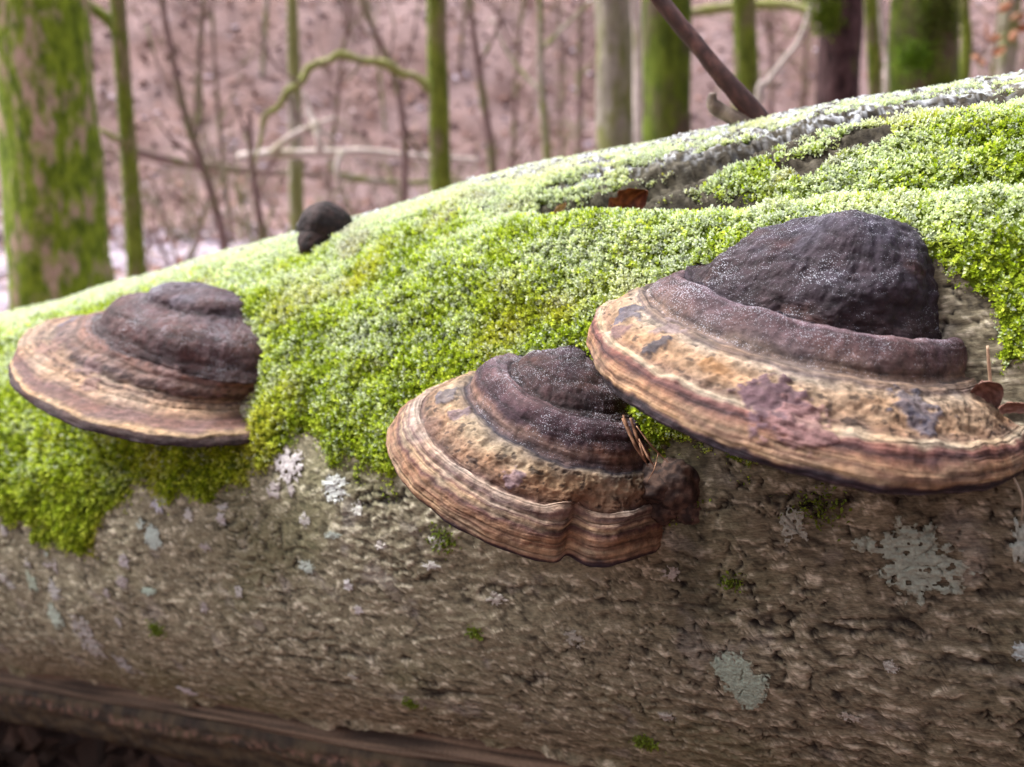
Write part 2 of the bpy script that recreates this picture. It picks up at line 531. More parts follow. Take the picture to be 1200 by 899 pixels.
def build_log():
    root = empty('fallen_log', tuple(LA - np.array([0, 0, .30])))
    tag(root, 'huge leaning fallen log with mossy frosted top and scaly brown bark', 'log')
    # --- bark
    s = np.concatenate([np.linspace(S0, -.75, 90)[:-1], np.linspace(-.75, -.1, 300)[:-1], np.linspace(-.1, .58, 480)[:-1], np.linspace(.58, S1, 120)])
    ph = np.concatenate([np.linspace(0, 1, 240)[:-1] * (36 - PHI_EDGE) + PHI_EDGE, np.linspace(36, 90, 110)[:-1], np.linspace(90, 230, 36)])
    Sg, Pg = np.meshgrid(s, ph, indexing='ij')
    # the lower rows follow the ragged torn edge
    e = bark_edge(s)[:, None]
    Pg = np.where(Pg < 36, e + (Pg - PHI_EDGE) / (36 - PHI_EDGE) * (36 - e), Pg)
    h, c = bark_detail(Sg, Pg)
    dl = Pg - e
    curl = .006 * (1 - sstep(0, 2.2, dl)) * sstep(-.1, .5, noise(Sg * 30, 0.0, .3, 53))
    P = log_pt(Sg, Pg, h + curl)
    fr = sstep(.75, 1.45, frost_amount(Sg, Pg)) * sstep(56, 70, Pg)
    c = mixc(c, c * .24 + lin(66, 50, 40) * .07, sstep(40, 50, Pg))
    c = mixc(c, lin(222, 226, 232) * np.ones(3), .62 * fr * sstep(-.1, .6, fbm(Sg * 130, Pg * 1.0, 0.0, 4, 54, .7) + .2 * sstep(66, 80, Pg)) * sstep(60, 68, Pg))
    V, Fq = P.reshape(-1, 3), grid_faces(len(s), len(ph))
    # give the torn lower edge a thickness: a strip turned inwards
    rim0 = P[:, 0]
    rim1 = log_pt(s, bark_edge(s) + 2.0, np.full(len(s), -.022))
    base = len(V)
    V = np.concatenate([V, rim1]); cc = np.concatenate([c.reshape(-1, 3), np.tile(lin(84, 66, 52), (len(s), 1))])
    i = np.arange(len(s) - 1)
    Fr = np.stack([i * len(ph), (i + 1) * len(ph), base + i + 1, base + i], -1)
    bark = mesh_obj('bark', V, np.concatenate([Fq[:, ::-1], Fr]), M_BARK, root, cc, grain=np.concatenate([np.stack([Sg, Pg * .00524, 0 * Sg], -1).reshape(-1, 3), np.stack([s, 0 * s - .23, 0 * s], -1)]))

    # --- wood under the torn bark: a ledge, a crack, a crusty lower slab
    s2 = np.concatenate([np.linspace(S0, -.8, 60)[:-1], np.linspace(-.8, .5, 420)[:-1], np.linspace(.5, S1, 30)])
    kp = np.array([(-30, .262), (-37, .266), (-41.5, .284), (-45.3, .318), (-46.2, .326), (-47, .326), (-47.5, .312)])
    pw = np.interp(np.linspace(0, 1, 60), np.linspace(0, 1, len(kp)), kp[:, 0])
    Sg, Pg = np.meshgrid(s2, pw, indexing='ij')
    rw = np.interp(-Pg, -kp[:, 0], kp[:, 1]) + .0035 * fbm(Sg * 3, Pg * .5, 0.0, 3, 55) + .0012 * fbm(Sg * 12, Pg * 3.0, 0.0, 3, 56)
    Pw = Pg + 1.1 * noise(Sg * 5, 0.0, .7, 57)
    a = np.radians(Pw)[..., None]
    P = LA + LD * Sg[..., None] + rw[..., None] * (np.cos(a) * LN + np.sin(a) * LU)
    g = sstep(-.6, .6, fbm(Sg * 4, Pg * 2.2, 0.0, 4, 58))
    c = mixc(lin(46, 37, 30) * np.ones(Sg.shape + (3,)), lin(122, 104, 86), g * sstep(-40, -43.5, Pg))
    mesh_obj('bare_wood', P.reshape(-1, 3), grid_faces(len(s2), len(pw))[:, ::-1], M_WOOD, root, c.reshape(-1, 3))
    kp = np.array([(-44.5, .292), (-47, .316), (-47.2, .333), (-48.6, .347), (-53, .366), (-57, .372), (-60, .362), (-64, .335), (-72, .31), (-95, .29), (-130, .285)])
    pw = np.interp(np.linspace(0, 1, 80), np.linspace(0, 1, len(kp)), kp[:, 0])
    Sg, Pg = np.meshgrid(s2, pw, indexing='ij')
    rw = np.interp(-Pg, -kp[:, 0], kp[:, 1]) + .005 * fbm(Sg * 4, Pg * .25, 0.0, 4, 65) + .002 * fbm(Sg * 60, Pg * 1.2, 0.0, 3, 66)
    Pw = Pg + 1.1 * noise(Sg * 5, 0.0, .7, 57) + .35 * fbm(Sg * 60, 0.0, .2, 3, 67)
    a = np.radians(Pw)[..., None]
    P = LA + LD * Sg[..., None] + rw[..., None] * (np.cos(a) * LN + np.sin(a) * LU)
    g = sstep(-.5, .6, fbm(Sg * 25, Pg * .9, 0.0, 4, 68))
    c = mixc(lin(44, 36, 28) * np.ones(Sg.shape + (3,)), lin(78, 66, 48), g)
    lipc = np.exp(-((Pg + 48.2) / .7) ** 2) * sstep(-.2, .4, fbm(Sg * 90, Pg, 0.0, 2, 69))
    c = mixc(c, lin(124, 94, 80), .7 * lipc)
    mesh_obj('rotten_slab', P.reshape(-1, 3), grid_faces(len(s2), len(pw))[:, ::-1], M_WOOD, root, c.reshape(-1, 3))
    # --- end faces
    for se in (S0 + .002, S1 - .002):
        pa = np.linspace(-130, 230, 90)
        rr = np.linspace(0, 1, 14)
        A_, B_ = np.meshgrid(rr, pa, indexing='ij')
        a = np.radians(B_)[..., None]
        P = LA + LD * (se + .012 * fbm(A_ * 6, B_ * .1, 0.0, 2, 71))[..., None] + (A_ * .298)[..., None] * (np.cos(a) * LN + np.sin(a) * LU)
        ringc = mixc(lin(120, 92, 66) * np.ones(A_.shape + (3,)), lin(160, 128, 94), sstep(-.5, .5, np.sin(A_ * 90)))
        mesh_obj('end_grain', P.reshape(-1, 3), grid_faces(14, 90), M_WOOD, root, ringc.reshape(-1, 3))
    return root, bark


def moss_thick(s, ph, m):
    V = ph * .00524
    lump = .5 + .5 * fbm(s * 20, V * 26, 0.0, 3, 111)
    lump2 = .5 + .5 * fbm(s * 60, V * 75, 0.0, 2, 112)
    t = (.0030 + .008 * np.clip(lump, 0, 1.3) + .0065 * np.clip(lump2, 0, 1.3)) * (.35 * sstep(-1, 4, m) + .65 * sstep(0, 14, m))
    t = t * (1 - .85 * np.exp(-(((s + .115) / .035) ** 2 + ((ph - 28) / 11) ** 2) ** 2))
    return t * (1 - .45 * sstep(46, 56, ph)) * (1 - .5 * sstep(62, 76, ph))


def build_moss(root):
    # --- the brown-green mat the shoots stand on
    s = np.concatenate([np.linspace(S0, -.75, 60)[:-1], np.linspace(-.75, .62, 330)[:-1], np.linspace(.62, S1, 40)])
    ph = np.concatenate([np.linspace(-8, 100, 165)[:-1], np.linspace(100, 135, 20)])
    Sg, Pg = np.meshgrid(s, ph, indexing='ij')
    m = moss_mask(Sg, Pg)
    P = log_pt(Sg, Pg, moss_thick(Sg, Pg, m) - .0018)
    Fq = grid_faces(len(s), len(ph))[:, ::-1]
    V = P.reshape(-1, 3)
    keep = (m.ravel()[Fq] > -.3).all(1)
    c = mixc(lin(66, 78, 22) * np.ones(Sg.shape + (3,)), lin(108, 128, 34), sstep(-.5, .5, fbm(Sg * 50, Pg * .3, 0.0, 3, 113)))
    used, f = submesh(V, Fq, keep)
    mesh_obj('moss_mat', V[used], f, M_MOSSBASE, root, c.reshape(-1, 3)[used])

    # --- shoots: small rosettes of pointed leaves, one joined part
    N0 = 530000
    ss = rng.uniform(-1.88, 1.12, N0)
    pp = rng.uniform(-8, 112, N0)
    m = moss_mask(ss, pp)
    dens = np.interp(ss, [-1.9, -.98, -.7, -.3, .0, .2, .56, .75, 1.12], [.05, .10, .22, .42, .72, 1.0, 1.0, .28, .16]) * np.where(pp > 88, .3, 1.0)
    keep = (m > -1.2) & (rng.random(N0) < dens * sstep(-1.5, 2.5, m) * .90)
    ss, pp, m = ss[keep], pp[keep], m[keep]
    N = len(ss)
    th = moss_thick(ss, pp, m)
    P = log_pt(ss, pp, th - .002)
    d = .0025
    dn = d / LR * 57.3
    Pu = log_pt(ss + d, pp, moss_thick(ss + d, pp, m) - .002) - P
    Pv = log_pt(ss, pp + dn, moss_thick(ss, pp + dn, m) - .002) - P
    nrm = np.cross(Pu, Pv)
    nrm /= np.linalg.norm(nrm, axis=1)[:, None]
    a = np.radians(pp)[:, None]
    radial = np.cos(a) * LN + np.sin(a) * LU
    nrm *= np.sign((nrm * radial).sum(1))[:, None]
    droop = (sstep(22, 6, pp) * sstep(.1, -.2, ss))[:, None]
    ax = nrm * .8 + radial * .3 + rng.normal(0, .33, (N, 3)) + np.array([0, 0, .25]) - droop * np.array([0, 0, 1.3])
    ax /= np.linalg.norm(ax, axis=1)[:, None]
    t1 = np.cross(ax, rng.normal(size=(N, 3))); t1 /= np.linalg.norm(t1, axis=1)[:, None]
    t2 = np.cross(ax, t1)
    size = rng.uniform(.75, 1.35, N) * np.interp(ss, [-1.9, -.98, -.6, -.2, .1, .58, .8, 1.12], [2.4, 1.7, 1.35, 1.12, .98, .88, 1.6, 2.0]) * (1 - .3 * sstep(62, 76, pp))
    size *= (.55 + .45 * sstep(-1, 4, m)) * (1 - .4 * np.exp(-(((ss + .115) / .035) ** 2 + ((pp - 28) / 11) ** 2) ** 2))
    lump = sstep(-.5, .6, fbm(ss * 60, pp * .393, 0.0, 2, 112)) * .6 + .4 * sstep(-.6, .6, fbm(ss * 20, pp * .136, 0.0, 3, 111))
    # colours
    g_dark, g_mid, g_hi, g_yel = lin(96, 116, 16), lin(164, 186, 36), lin(208, 222, 84), lin(200, 192, 70)
    q = np.clip(.5 + .35 * rng.normal(size=N) + .30 * fbm(ss * 30, pp * .16, 0.0, 3, 121), 0, 1)
    c = mixc(mixc(np.broadcast_to(g_dark, (N, 3)), g_mid, sstep(0, .5, q)), g_hi, sstep(.5, 1, q))
    c = mixc(c, g_yel, .55 * sstep(.15, .7, fbm(ss * 8, pp * .05, 2.0, 3, 122)))
    brown = sstep(.30, .75, fbm(ss * 12, pp * .1, 5.0, 3, 123)) * sstep(40, 55, pp)
    c = mixc(c, lin(140, 116, 66), .55 * brown)
    fa = frost_amount(ss, pp)
    fr = np.clip(sstep(.45, .95, fa + .30 * rng.normal(size=N)) + (rng.random(N) < .09) * .95, 0, 1) * sstep(8, 22, pp)
    nl = 6
    A6 = rng.uniform(0, 2 * np.pi, (N, 1)) + np.arange(nl)[None] * 2.4 + rng.normal(0, .25, (N, nl))
    tier = (np.arange(nl) / (nl - 1.0))[None]                         # 0 low and spread, 1 at the tip and upright
    out = np.cos(A6)[..., None] * t1[:, None] + np.sin(A6)[..., None] * t2[:, None]
    side = -np.sin(A6)[..., None] * t1[:, None] + np.cos(A6)[..., None] * t2[:, None]
    el = np.radians(22 + 48 * tier + rng.normal(0, 12, (N, nl)))[..., None]
    dr = out * np.cos(el) + ax[:, None] * np.sin(el)
    ln = (.0040 - .0012 * tier + rng.normal(0, .0004, (N, nl)))[..., None] * size[:, None, None]
    wd = ln * .24
    upn = np.cross(side, dr)
    b0 = P[:, None] + ax[:, None] * (tier * .0038)[..., None] * size[:, None, None]
    tip = b0 + dr * ln - ax[:, None] * ln * .18
    mid = b0 + dr * ln * .42 + ax[:, None] * ln * .06
    Vv = np.stack([b0, mid - side * wd, tip, mid + side * wd], 2)      # N, nl, 4, 3
    Fv = np.arange(N * nl * 4).reshape(-1, 4)
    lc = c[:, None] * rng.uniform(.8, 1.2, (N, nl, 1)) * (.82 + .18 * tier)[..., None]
    frl = np.clip(fr[:, None] * rng.uniform(.5, 1.15, (N, nl)) * (.45 + .55 * tier), 0, 1)
    frostc = lin(244, 249, 240)
    leafc = []
    for k, wgt in enumerate((.05, .62, 1.25, .62)):
        leafc.append(mixc(lc, np.broadcast_to(frostc, lc.shape), np.clip(frl * wgt, 0, .95)))
    col = np.stack(leafc, 2).reshape(-1, 3)
    o = mesh_obj('moss', Vv.reshape(-1, 3), Fv, M_MOSS, root, col, smooth=False)
    tag(o, kind='stuff')


LICHEN = [  # s, phi, half-length along, half-height (m), colour, holes, seed
    (.335, -16.4, .019, .021, (150, 162, 146), .05, 1), (.452, 1.4, .030, .026, (150, 158, 144), .42, 2), (.385, 5.0, .011, .012, (150, 150, 138), .5, 3),
    (.508, 3.0, .008, .016, (166, 172, 160), .2, 4), (.503, -8.7, .008, .007, (172, 180, 176), .1, 5), (.154, -6.3, .010, .0055, (182, 176, 166), .3, 6),
    (.215, -11.8, .009, .009, (158, 154, 142), .55, 7), (.008, -5.2, .0065, .0055, (206, 202, 200), .15, 8), (.011, -9.5, .006, .0055, (208, 204, 202), .1, 9),
    (-.23, 3.0, .012, .017, (190, 204, 194), .15, 10), (-.26, -8.0, .013, .006, (182, 200, 184), .1, 11), (-.449, -15.6, .016, .019, (184, 198, 182), .15, 12),
    (-.451, 14.2, .018, .022, (222, 222, 226), .1, 13), (-.040, 14.8, .018, .017, (196, 190, 188), .4, 14), (.012, 11.0, .016, .013, (200, 204, 198), .25, 15),
    (-.471, -7.7, .010, .015, (176, 190, 170), .2, 16), (-.405, -20.5, .020, .034, (186, 184, 178), .5, 17), (-.309, -35.5, .012, .010, (214, 212, 214), .1, 18),
    (-.285, -1.9, .009, .009, (196, 190, 190), .3, 19), (-.375, -27.5, .012, .020, (184, 184, 180), .5, 20), (.055, 2.0, .006, .005, (196, 190, 182), .2, 21),
    (.30, -1.5, .007, .006, (160, 150, 140), .4, 22), (-.13, 6.2, .008, .007, (196, 190, 186), .4, 23), (-.215, 9.0, .014, .010, (202, 200, 206), .3, 24),
    (-.35, 2.0, .010, .009, (180, 178, 172), .4, 25), (.40, -20.0, .008, .005, (168, 160, 148), .3, 26), (-.02, -22.0, .006, .004, (190, 184, 172), .3, 27),
    (-.43, -9.5, .012, .014, (188, 186, 182), .45, 28), (.27, -24., .006, .005, (166, 160, 150), .3, 29), (.43, -12., .005, .006, (170, 166, 156), .3, 30)]

_lr = np.random.default_rng(77)
for _k in range(34):
    _s = _lr.uniform(-.62, .12)
    _lo = float(np.interp(_s, MOSS_LOW[:, 0], MOSS_LOW[:, 1]))
    _p = _lo - abs(_lr.normal(0, 9)) - 2
    LICHEN.append((_s, _p, _lr.uniform(.004, .011), _lr.uniform(.004, .009), tuple(_lr.choice([[188, 186, 178], [200, 197, 190], [186, 196, 184], [178, 170, 166]])), _lr.uniform(.2, .55), 40 + _k))


def build_lichens(root):
    for (s, p, hs, hv, colr, holes, sd) in LICHEN:
        n = 110 if hs > .018 else 60 if hs > .009 else 40
        u = np.linspace(-1.35, 1.35, n)
        Ug, Vg = np.meshgrid(u, u, indexing='ij')
        Sg, Pg = s + Ug * hs, p + Vg * hv / .00524
        rad = np.hypot(Ug, Vg)
        an = np.arctan2(Vg, Ug)
        edge = .9 + .42 * fbm(np.cos(an) * 1.5 + sd * 7.3, np.sin(an) * 1.5 + sd * 1.9, 0.0, 4, 131, .6) + .26 * fbm(Ug * 5 + sd * 3.1, Vg * 5, sd * 1.3, 3, 137)
        if sd == 1:   # a leaf-like slanted blotch
            edge = edge * (.78 + .38 * np.abs(np.cos(an + .85)))
        m = edge - rad
        hol = fbm(Ug * hs * 190 + sd, Vg * hv * 210, 0.0, 3, 133)
        m = np.minimum(m, (1 - holes) * .95 - hol * 1.0 + (.25 if holes < .2 else 0) - rad * .25 * holes)
        h, bc = bark_detail(Sg, Pg)
        P = log_pt(Sg, Pg, h * .75 + .0010 + .0006 * np.clip(m * 4, -1, 1) + .0005 * fbm(Ug * 12, Vg * 12, sd * 1.0, 2, 134))
        V, Fq = P.reshape(-1, 3), grid_faces(n, n)[:, ::-1]
        keep = (m.ravel()[Fq] > 0).all(1)
        if keep.sum() < 6:
            continue
        c = lin(*colr) * (.84 + .22 * fbm(Ug * 5, Vg * 5, sd * 2.0, 4, 135))[..., None] * np.ones(3)
        rimw = np.exp(-(m / .08) ** 2)[..., None]
        c = c * (1 + .10 * rimw)
        c = mixc(bc, c, np.clip(.25 + .75 * sstep(.0, .22, m + .12 * fbm(Ug * 14, Vg * 14, sd * 1.7, 3, 138)), 0, 1) * .96)
        used, f = submesh(V, Fq, keep)
        mesh_obj('lichen_patch', V[used], f, M_LICHEN, root, c.reshape(-1, 3)[used])
    # tiny moss cushions on the bare bark
    for k, (s, p, rr) in enumerate([(-.275, -16.7, .010), (.127, -12.0, .006), (.117, 2.8, .011), (.242, -30.8, .009), (.31, 7.5, .013), (.40, 7.0, .016), (.34, -2.5, .006), (.03, -27, .007)]):
        n = 220 if rr > .008 else 110
        ss = s + rng.normal(0, rr * .55, n); pp = p + rng.normal(0, rr * .40 / .00524, n)
        h, _ = bark_detail(ss, pp)
        P = log_pt(ss, pp, h)
        a = np.radians(pp)[:, None]
        rad = np.cos(a) * LN + np.sin(a) * LU
        dr = rad + rng.normal(0, .6, (n, 3)); dr /= np.linalg.norm(dr, axis=1)[:, None]
        sd_ = np.cross(dr, rng.normal(size=(n, 3))); sd_ /= np.linalg.norm(sd_, axis=1)[:, None]
        ln = rng.uniform(.0025, .0045, (n, 1))
        V = np.stack([P, P + dr * ln * .4 - sd_ * ln * .25, P + dr * ln, P + dr * ln * .4 + sd_ * ln * .25], 1)
        c = np.repeat(lin(112, 128, 44) * rng.uniform(.6, 1.3, (n, 1)), 4, 0)
        o = mesh_obj('moss_tuft', V.reshape(-1, 3), np.arange(n * 4).reshape(-1, 4), M_MOSS, root, c, smooth=False)
        tag(o, kind='stuff')


log, log_bark = build_log()
build_moss(log)
build_lichens(log_bark)

# ------------------------------------------------------------------ the bracket fungi
AH = LD * np.array([1, 1, 0]); AH /= np.linalg.norm(AH)
TAN_T = LD[2] / math.hypot(LD[0], LD[1])
COS_T = 1 / math.sqrt(1 + TAN_T ** 2)


def crom(tab, t):
    """Catmull-Rom through the rows of tab at fractional indices t"""
    tab = np.asarray(tab, float)
    n = len(tab)
    i = np.clip(np.floor(t).astype(int), 0, n - 2)
    f = (t - i)[:, None]
    p0, p1, p2, p3 = tab[np.clip(i - 1, 0, n - 1)], tab[i], tab[i + 1], tab[np.clip(i + 2, 0, n - 1)]
    return .5 * (2 * p1 + (p2 - p0) * f + (2 * p0 - 5 * p1 + 4 * p2 - p3) * f ** 2 + (3 * p1 - p0 - 3 * p2 + p3) * f ** 3)


def fungus(name, label, s0, tilt, rings, colours, parts, sub=13, ncol=420, seed=0, stains=(), shape=None, base_row=6, ring_dark=7.0, crown_dark=.10, ripple=(),  dn=.004, group='bracket fungi on the log'):
    """rings: rows (ca, ra, rn, h, lump, fine) from the crown's top down to the pore face"""
    rings = np.asarray(rings, float)
    n = len(rings)
    t = np.linspace(0, n - 1, (n - 1) * sub + 1)
    K = crom(rings, t)
    th = np.concatenate([np.linspace(-.45, math.pi + .45, ncol - 30)[:-1], np.linspace(math.pi + .45, 2 * math.pi - .45, 31)])   # a closed ring, fine in front
    T, TH = np.meshgrid(t, th, indexing='ij')
    ca, ra, rn, h, lump, fine = [np.broadcast_to(K[:, k:k + 1], T.shape) for k in range(6)]
    ct, st = np.cos(TH), np.sin(TH)
    wob = 1 + .022 * fbm(ct * 1.4 + seed, st * 1.4, T * .10, 3, 201) + .012 * fbm(ct * 5 + seed, st * 5, T * .35, 2, 202)
    hz = np.zeros_like(T)
    if shape is not None:
        wob, hz = shape(T, TH, wob, hz)
    hb, hm = rings[base_row, 3], rings[:, 3].max()
    up = np.clip((h - hb) / (hm - hb), 0, 1) * (T < base_row)
    hz = hz - .6 * up * tilt * ra * ct                      # the crown stands straighter than the rim
    nl = np.sqrt(np.clip(LR ** 2 - ((np.where(T < base_row, hb + .30 * (h - hb), h) - ca * TAN_T) * COS_T) ** 2, 1e-4, None)) + dn
    O = LA + LD * s0
    P = (O + AH * ca[..., None] + LN * nl[..., None] + np.array([0, 0, 1.0]) * (h + hz)[..., None]
         + (ra * wob * ct)[..., None] * (AH + np.array([0, 0, tilt])) + (rn * wob * st)[..., None] * LN)
    nr = grid_normals(P)
    cen = P.mean((0, 1))
    if ((P - cen) * nr).sum() < 0:
        nr = -nr
    X, Y, Z = P[..., 0], P[..., 1], P[..., 2]
    big = fbm(X * 28 + seed, Y * 28, Z * 28, 3, 210)
    mid = fbm(X * 95, Y * 95 + seed, Z * 95, 4, 211)
    # ridged crusting for the lumpy zones
    rid = 1 - np.abs(fbm(X * 60, Y * 60, Z * 90 + seed, 3, 212))
    lines = noise(T * 9.0 + 1.2 * fbm(TH * 3, T * .3, seed * 1.0, 2, 213), TH * 2.5, seed * .7, 214)
    low = fbm(X * 16 + seed, Y * 16, Z * 22, 2, 215)
    crease = 1 - np.abs(noise(X * 9 + .5 * low, Y * 9, Z * 75 + 2.2 * low + seed, 216)) * 1.6      # flat-lying creases of old growth
    crumb = fbm(X * 210, Y * 210, Z * 210 + seed, 3, 217)
    zone = sstep(.0007, .0011, fine)                                   # the crumbly tan zones
    top = (T < base_row) * 1.0
    pit = sstep(.30, .60, crumb + .5 * mid) * zone
    disp = (lump * ((1 - top) * (big * .7 + mid * .45) + top * (low * .8 + big * .30 + mid * .10 + crumb * .06 - .10 * np.clip(crease, 0, 1) ** 3))
            + fine * ((.75 - .55 * zone) * lines + .6 * mid + .5 * (rid - .6) + .5 * crumb) - .0011 * pit + .0006 * zone * np.clip(crumb, 0, 1))
    groove = np.zeros_like(T)
    for (ta, tb, per, amp) in ripple:                      # yearly ridges: round backs, narrow furrows
        w_ = np.abs(np.sin(math.pi * (T + .22 * fbm(TH * 2.2, T * .1, seed * 1.3, 3, 218)) / per)) ** .7
        inn = sstep(ta - .3, ta + .3, T) * sstep(tb + .3, tb - .3, T)
        disp = disp + inn * amp * (w_ - .6) * (.7 + .3 * noise(TH * 4, T, seed * 1.0, 219))
        groove = np.maximum(groove, inn * (1 - w_) ** 2)
    P = P + nr * disp[..., None]
    # colours looked up on a wandering zone index
    tw = T + .38 * fbm(TH * 3.2 + seed, T * .12, 0.0, 4, 220) + .20 * fbm(X * 120, Y * 120, Z * 120, 3, 221)
    ci = np.array([c[0] for c in colours], float)
    cc = np.array([lin(*c[1]) for c in colours])
    col = np.stack([np.interp(tw, ci, cc[:, k]) for k in range(3)], -1)
    hue = sstep(-.5, .6, fbm(X * 32 + 5, Y * 32, Z * 32 + seed, 3, 223))
    col = col * (1 + (hue[..., None] - .5) * np.array([.10, -.02, -.16]))
    col = col * (1 - .26 * sstep(ring_dark + .8, ring_dark - .8, T) - crown_dark * sstep(base_row + .9, base_row - .3, T))[..., None]
    col = col * (1 - sstep(ring_dark + .8, ring_dark - .8, T)[..., None] * np.array([-.14, .07, .03]))
    col = mixc(col, lin(108, 102, 114) * np.ones(3), top * .8 * sstep(base_row * .75, base_row * .2, T) * sstep(.0, .8, fbm(X * 22, Y * 22 + 3, Z * 30, 4, 224)))
    col = mixc(col, lin(76, 44, 36) * np.ones(3), top * .7 * sstep(.1, .8, fbm(X * 26 + 9, Y * 26, Z * 40, 3, 225)))
    col = mixc(col, lin(36, 28, 30) * np.ones(3), np.clip(.75 * pit + .5 * top * np.clip(crease, 0, 1) ** 4, 0, .85))
    col = mixc(col, col * .45, np.clip(groove * 1.1, 0, 1))
    grain = 1 + .34 * fbm(X * 150, Y * 150, Z * 150, 4, 222) + (.34 - .24 * zone) * lines * (fine > .00035) * (T > base_row) + .22 * zone * crumb
    col = col * np.clip(grain, .45, 1.6)[..., None] * .66
    for (ti, thd, rad, sc, stren, sseed) in stains:
        k = (int(round(ti * sub)), int(np.argmin(np.abs(th - math.radians(thd)))))
        d = np.linalg.norm(P - P[k], axis=-1) / rad
        mk = sstep(.15, -.15, d - 1 - .8 * fbm(X * 130 + sseed, Y * 130, Z * 130, 4, 230)) * stren
        col = mixc(col, lin(*sc) * np.ones(3), mk)
        P = P + nr * (mk * .0012)[..., None]
    root = empty(name, tuple(O + LN * .27))
    tag(root, label, 'fungus', group)
    for (pn, a, b, mat) in parts:
        r0, r1 = a * sub, b * sub
        mesh_obj(pn, P[r0:r1 + 1].reshape(-1, 3), grid_faces(r1 - r0 + 1, ncol), mat, root, col[r0:r1 + 1].reshape(-1, 3))
    return root


# --- the large one
rings_b = [
    (-0.0350, 0.0020, 0.0020, 0.2033, 0.0075, 0.0006), (-0.0361, 0.0220, 0.0195, 0.2000, 0.0075, 0.0006), (-0.0385, 0.0377, 0.0334, 0.1927, 0.0075, 0.0006), (-0.0425, 0.0523, 0.0464, 0.1809, 0.0075, 0.0006),
    (-0.0473, 0.0636, 0.0564, 0.1683, 0.0075, 0.0006), (-0.0522, 0.0706, 0.0627, 0.1558, 0.0075, 0.0006), (-0.0557, 0.0744, 0.0682, 0.1493, 0.0075, 0.0006), (-0.0570, 0.0745, 0.0685, 0.1450, 0.0010, 0.0003),
    (-0.0540, 0.0800, 0.0775, 0.1512, 0.0010, 0.0003), (-0.0530, 0.0865, 0.0891, 0.1514, 0.0010, 0.0003), (-0.0565, 0.0925, 0.0960, 0.1430, 0.0010, 0.0003), (-0.0580, 0.0940, 0.0978, 0.1354, 0.0008, 0.0004),
    (-0.0573, 0.0985, 0.1035, 0.1352, 0.0008, 0.0004), (-0.0570, 0.1010, 0.1065, 0.1318, 0.0010, 0.0008), (-0.0567, 0.1080, 0.1130, 0.1290, 0.0020, 0.0014), (-0.0563, 0.1152, 0.1200, 0.1225, 0.0024, 0.0014),
    (-0.0560, 0.1205, 0.1250, 0.1180, 0.0016, 0.0009), (-0.0562, 0.1245, 0.1300, 0.1172, 0.0012, 0.0006), (-0.0550, 0.1270, 0.1340, 0.1125, 0.0009, 0.0007), (-0.0540, 0.1275, 0.1375, 0.1070, 0.0006, 0.0007),
    (-0.0530, 0.1255, 0.1385, 0.1015, 0.0004, 0.0006), (-0.0526, 0.1210, 0.1370, 0.0966, 0.0003, 0.0004), (-0.0526, 0.1155, 0.1320, 0.0952, 0.0003, 0.0003), (-0.0520, 0.1010, 0.1120, 0.0990, 0.0005, 0.0003),
    (-0.0510, 0.0760, 0.0700, 0.0920, 0.0005, 0.0003), (-0.0510, 0.0460, 0.0200, 0.0750, 0.0005, 0.0003)]
col_b = [(0, (87, 86, 97)), (2, (79, 76, 87)), (4, (69, 61, 68)), (5.3, (66, 54, 57)), (6.3, (65, 58, 67)), (7.0, (48, 41, 47)), (7.6, (89, 75, 81)), (8.2, (132, 117, 122)), (9.2, (95, 75, 77)),
         (10.2, (107, 87, 85)), (10.8, (138, 115, 103)), (11.3, (101, 85, 80)), (12, (154, 129, 112)), (12.7, (111, 94, 88)), (13.2, (190, 166, 142)), (14, (172, 140, 111)), (15, (164, 131, 102)),
         (15.8, (137, 108, 90)), (16.4, (188, 164, 136)), (17.0, (190, 166, 140)), (17.4, (134, 90, 80)), (17.9, (82, 52, 52)), (18.3, (135, 95, 77)), (18.8, (167, 131, 102)), (19.2, (127, 93, 75)), (19.6, (179, 144, 114)),
         (19.85, (176, 142, 108)), (20.1, (96, 68, 60)), (20.35, (42, 31, 38)), (20.7, (52, 40, 46)), (20.95, (104, 92, 98)), (21.15, (44, 34, 40)), (21.6, (40, 30, 34)), (22.5, (92, 76, 66)), (25, (100, 84, 72))]
stain_b = [(15.4, 83, .016, (86, 64, 70), .95, 1), (17.2, 76, .014, (124, 92, 90), .8, 2), (14.2, 143, .009, (74, 72, 84), .8, 3), (14.2, 45, .013, (74, 72, 86), .75, 4),
           (14.6, 118, .006, (60, 56, 62), .9, 5), (15.2, 137, .007, (100, 76, 78), .7, 6), (13.3, 122, .008, (120, 104, 104), .7, 7), (14.4, 100, .006, (132, 96, 62), .7, 8)]


def shape_b(T, TH, wob, hz):
    wob = wob + .035 * sstep(8, 5, T) * fbm(np.cos(TH) * 2.2 + 3, np.sin(TH) * 2.2, T * .4, 3, 240)
    hz = hz - .007 * sstep(6.6, 8.2, T) * sstep(11.5, 9.0, T) * sstep(math.radians(128), math.radians(172), TH)
    # waves of the pale ridge, a flattened right end of the roll
    hz = hz + .0022 * np.exp(-((T - 16.8) / 1.1) ** 2) * fbm(TH * 5, 0.0, 3.3, 3, 241) + .002 * np.exp(-((T - 8.8) / 1.2) ** 2) * fbm(TH * 3.5, 0.0, 1.2, 2, 242)
    return wob, hz


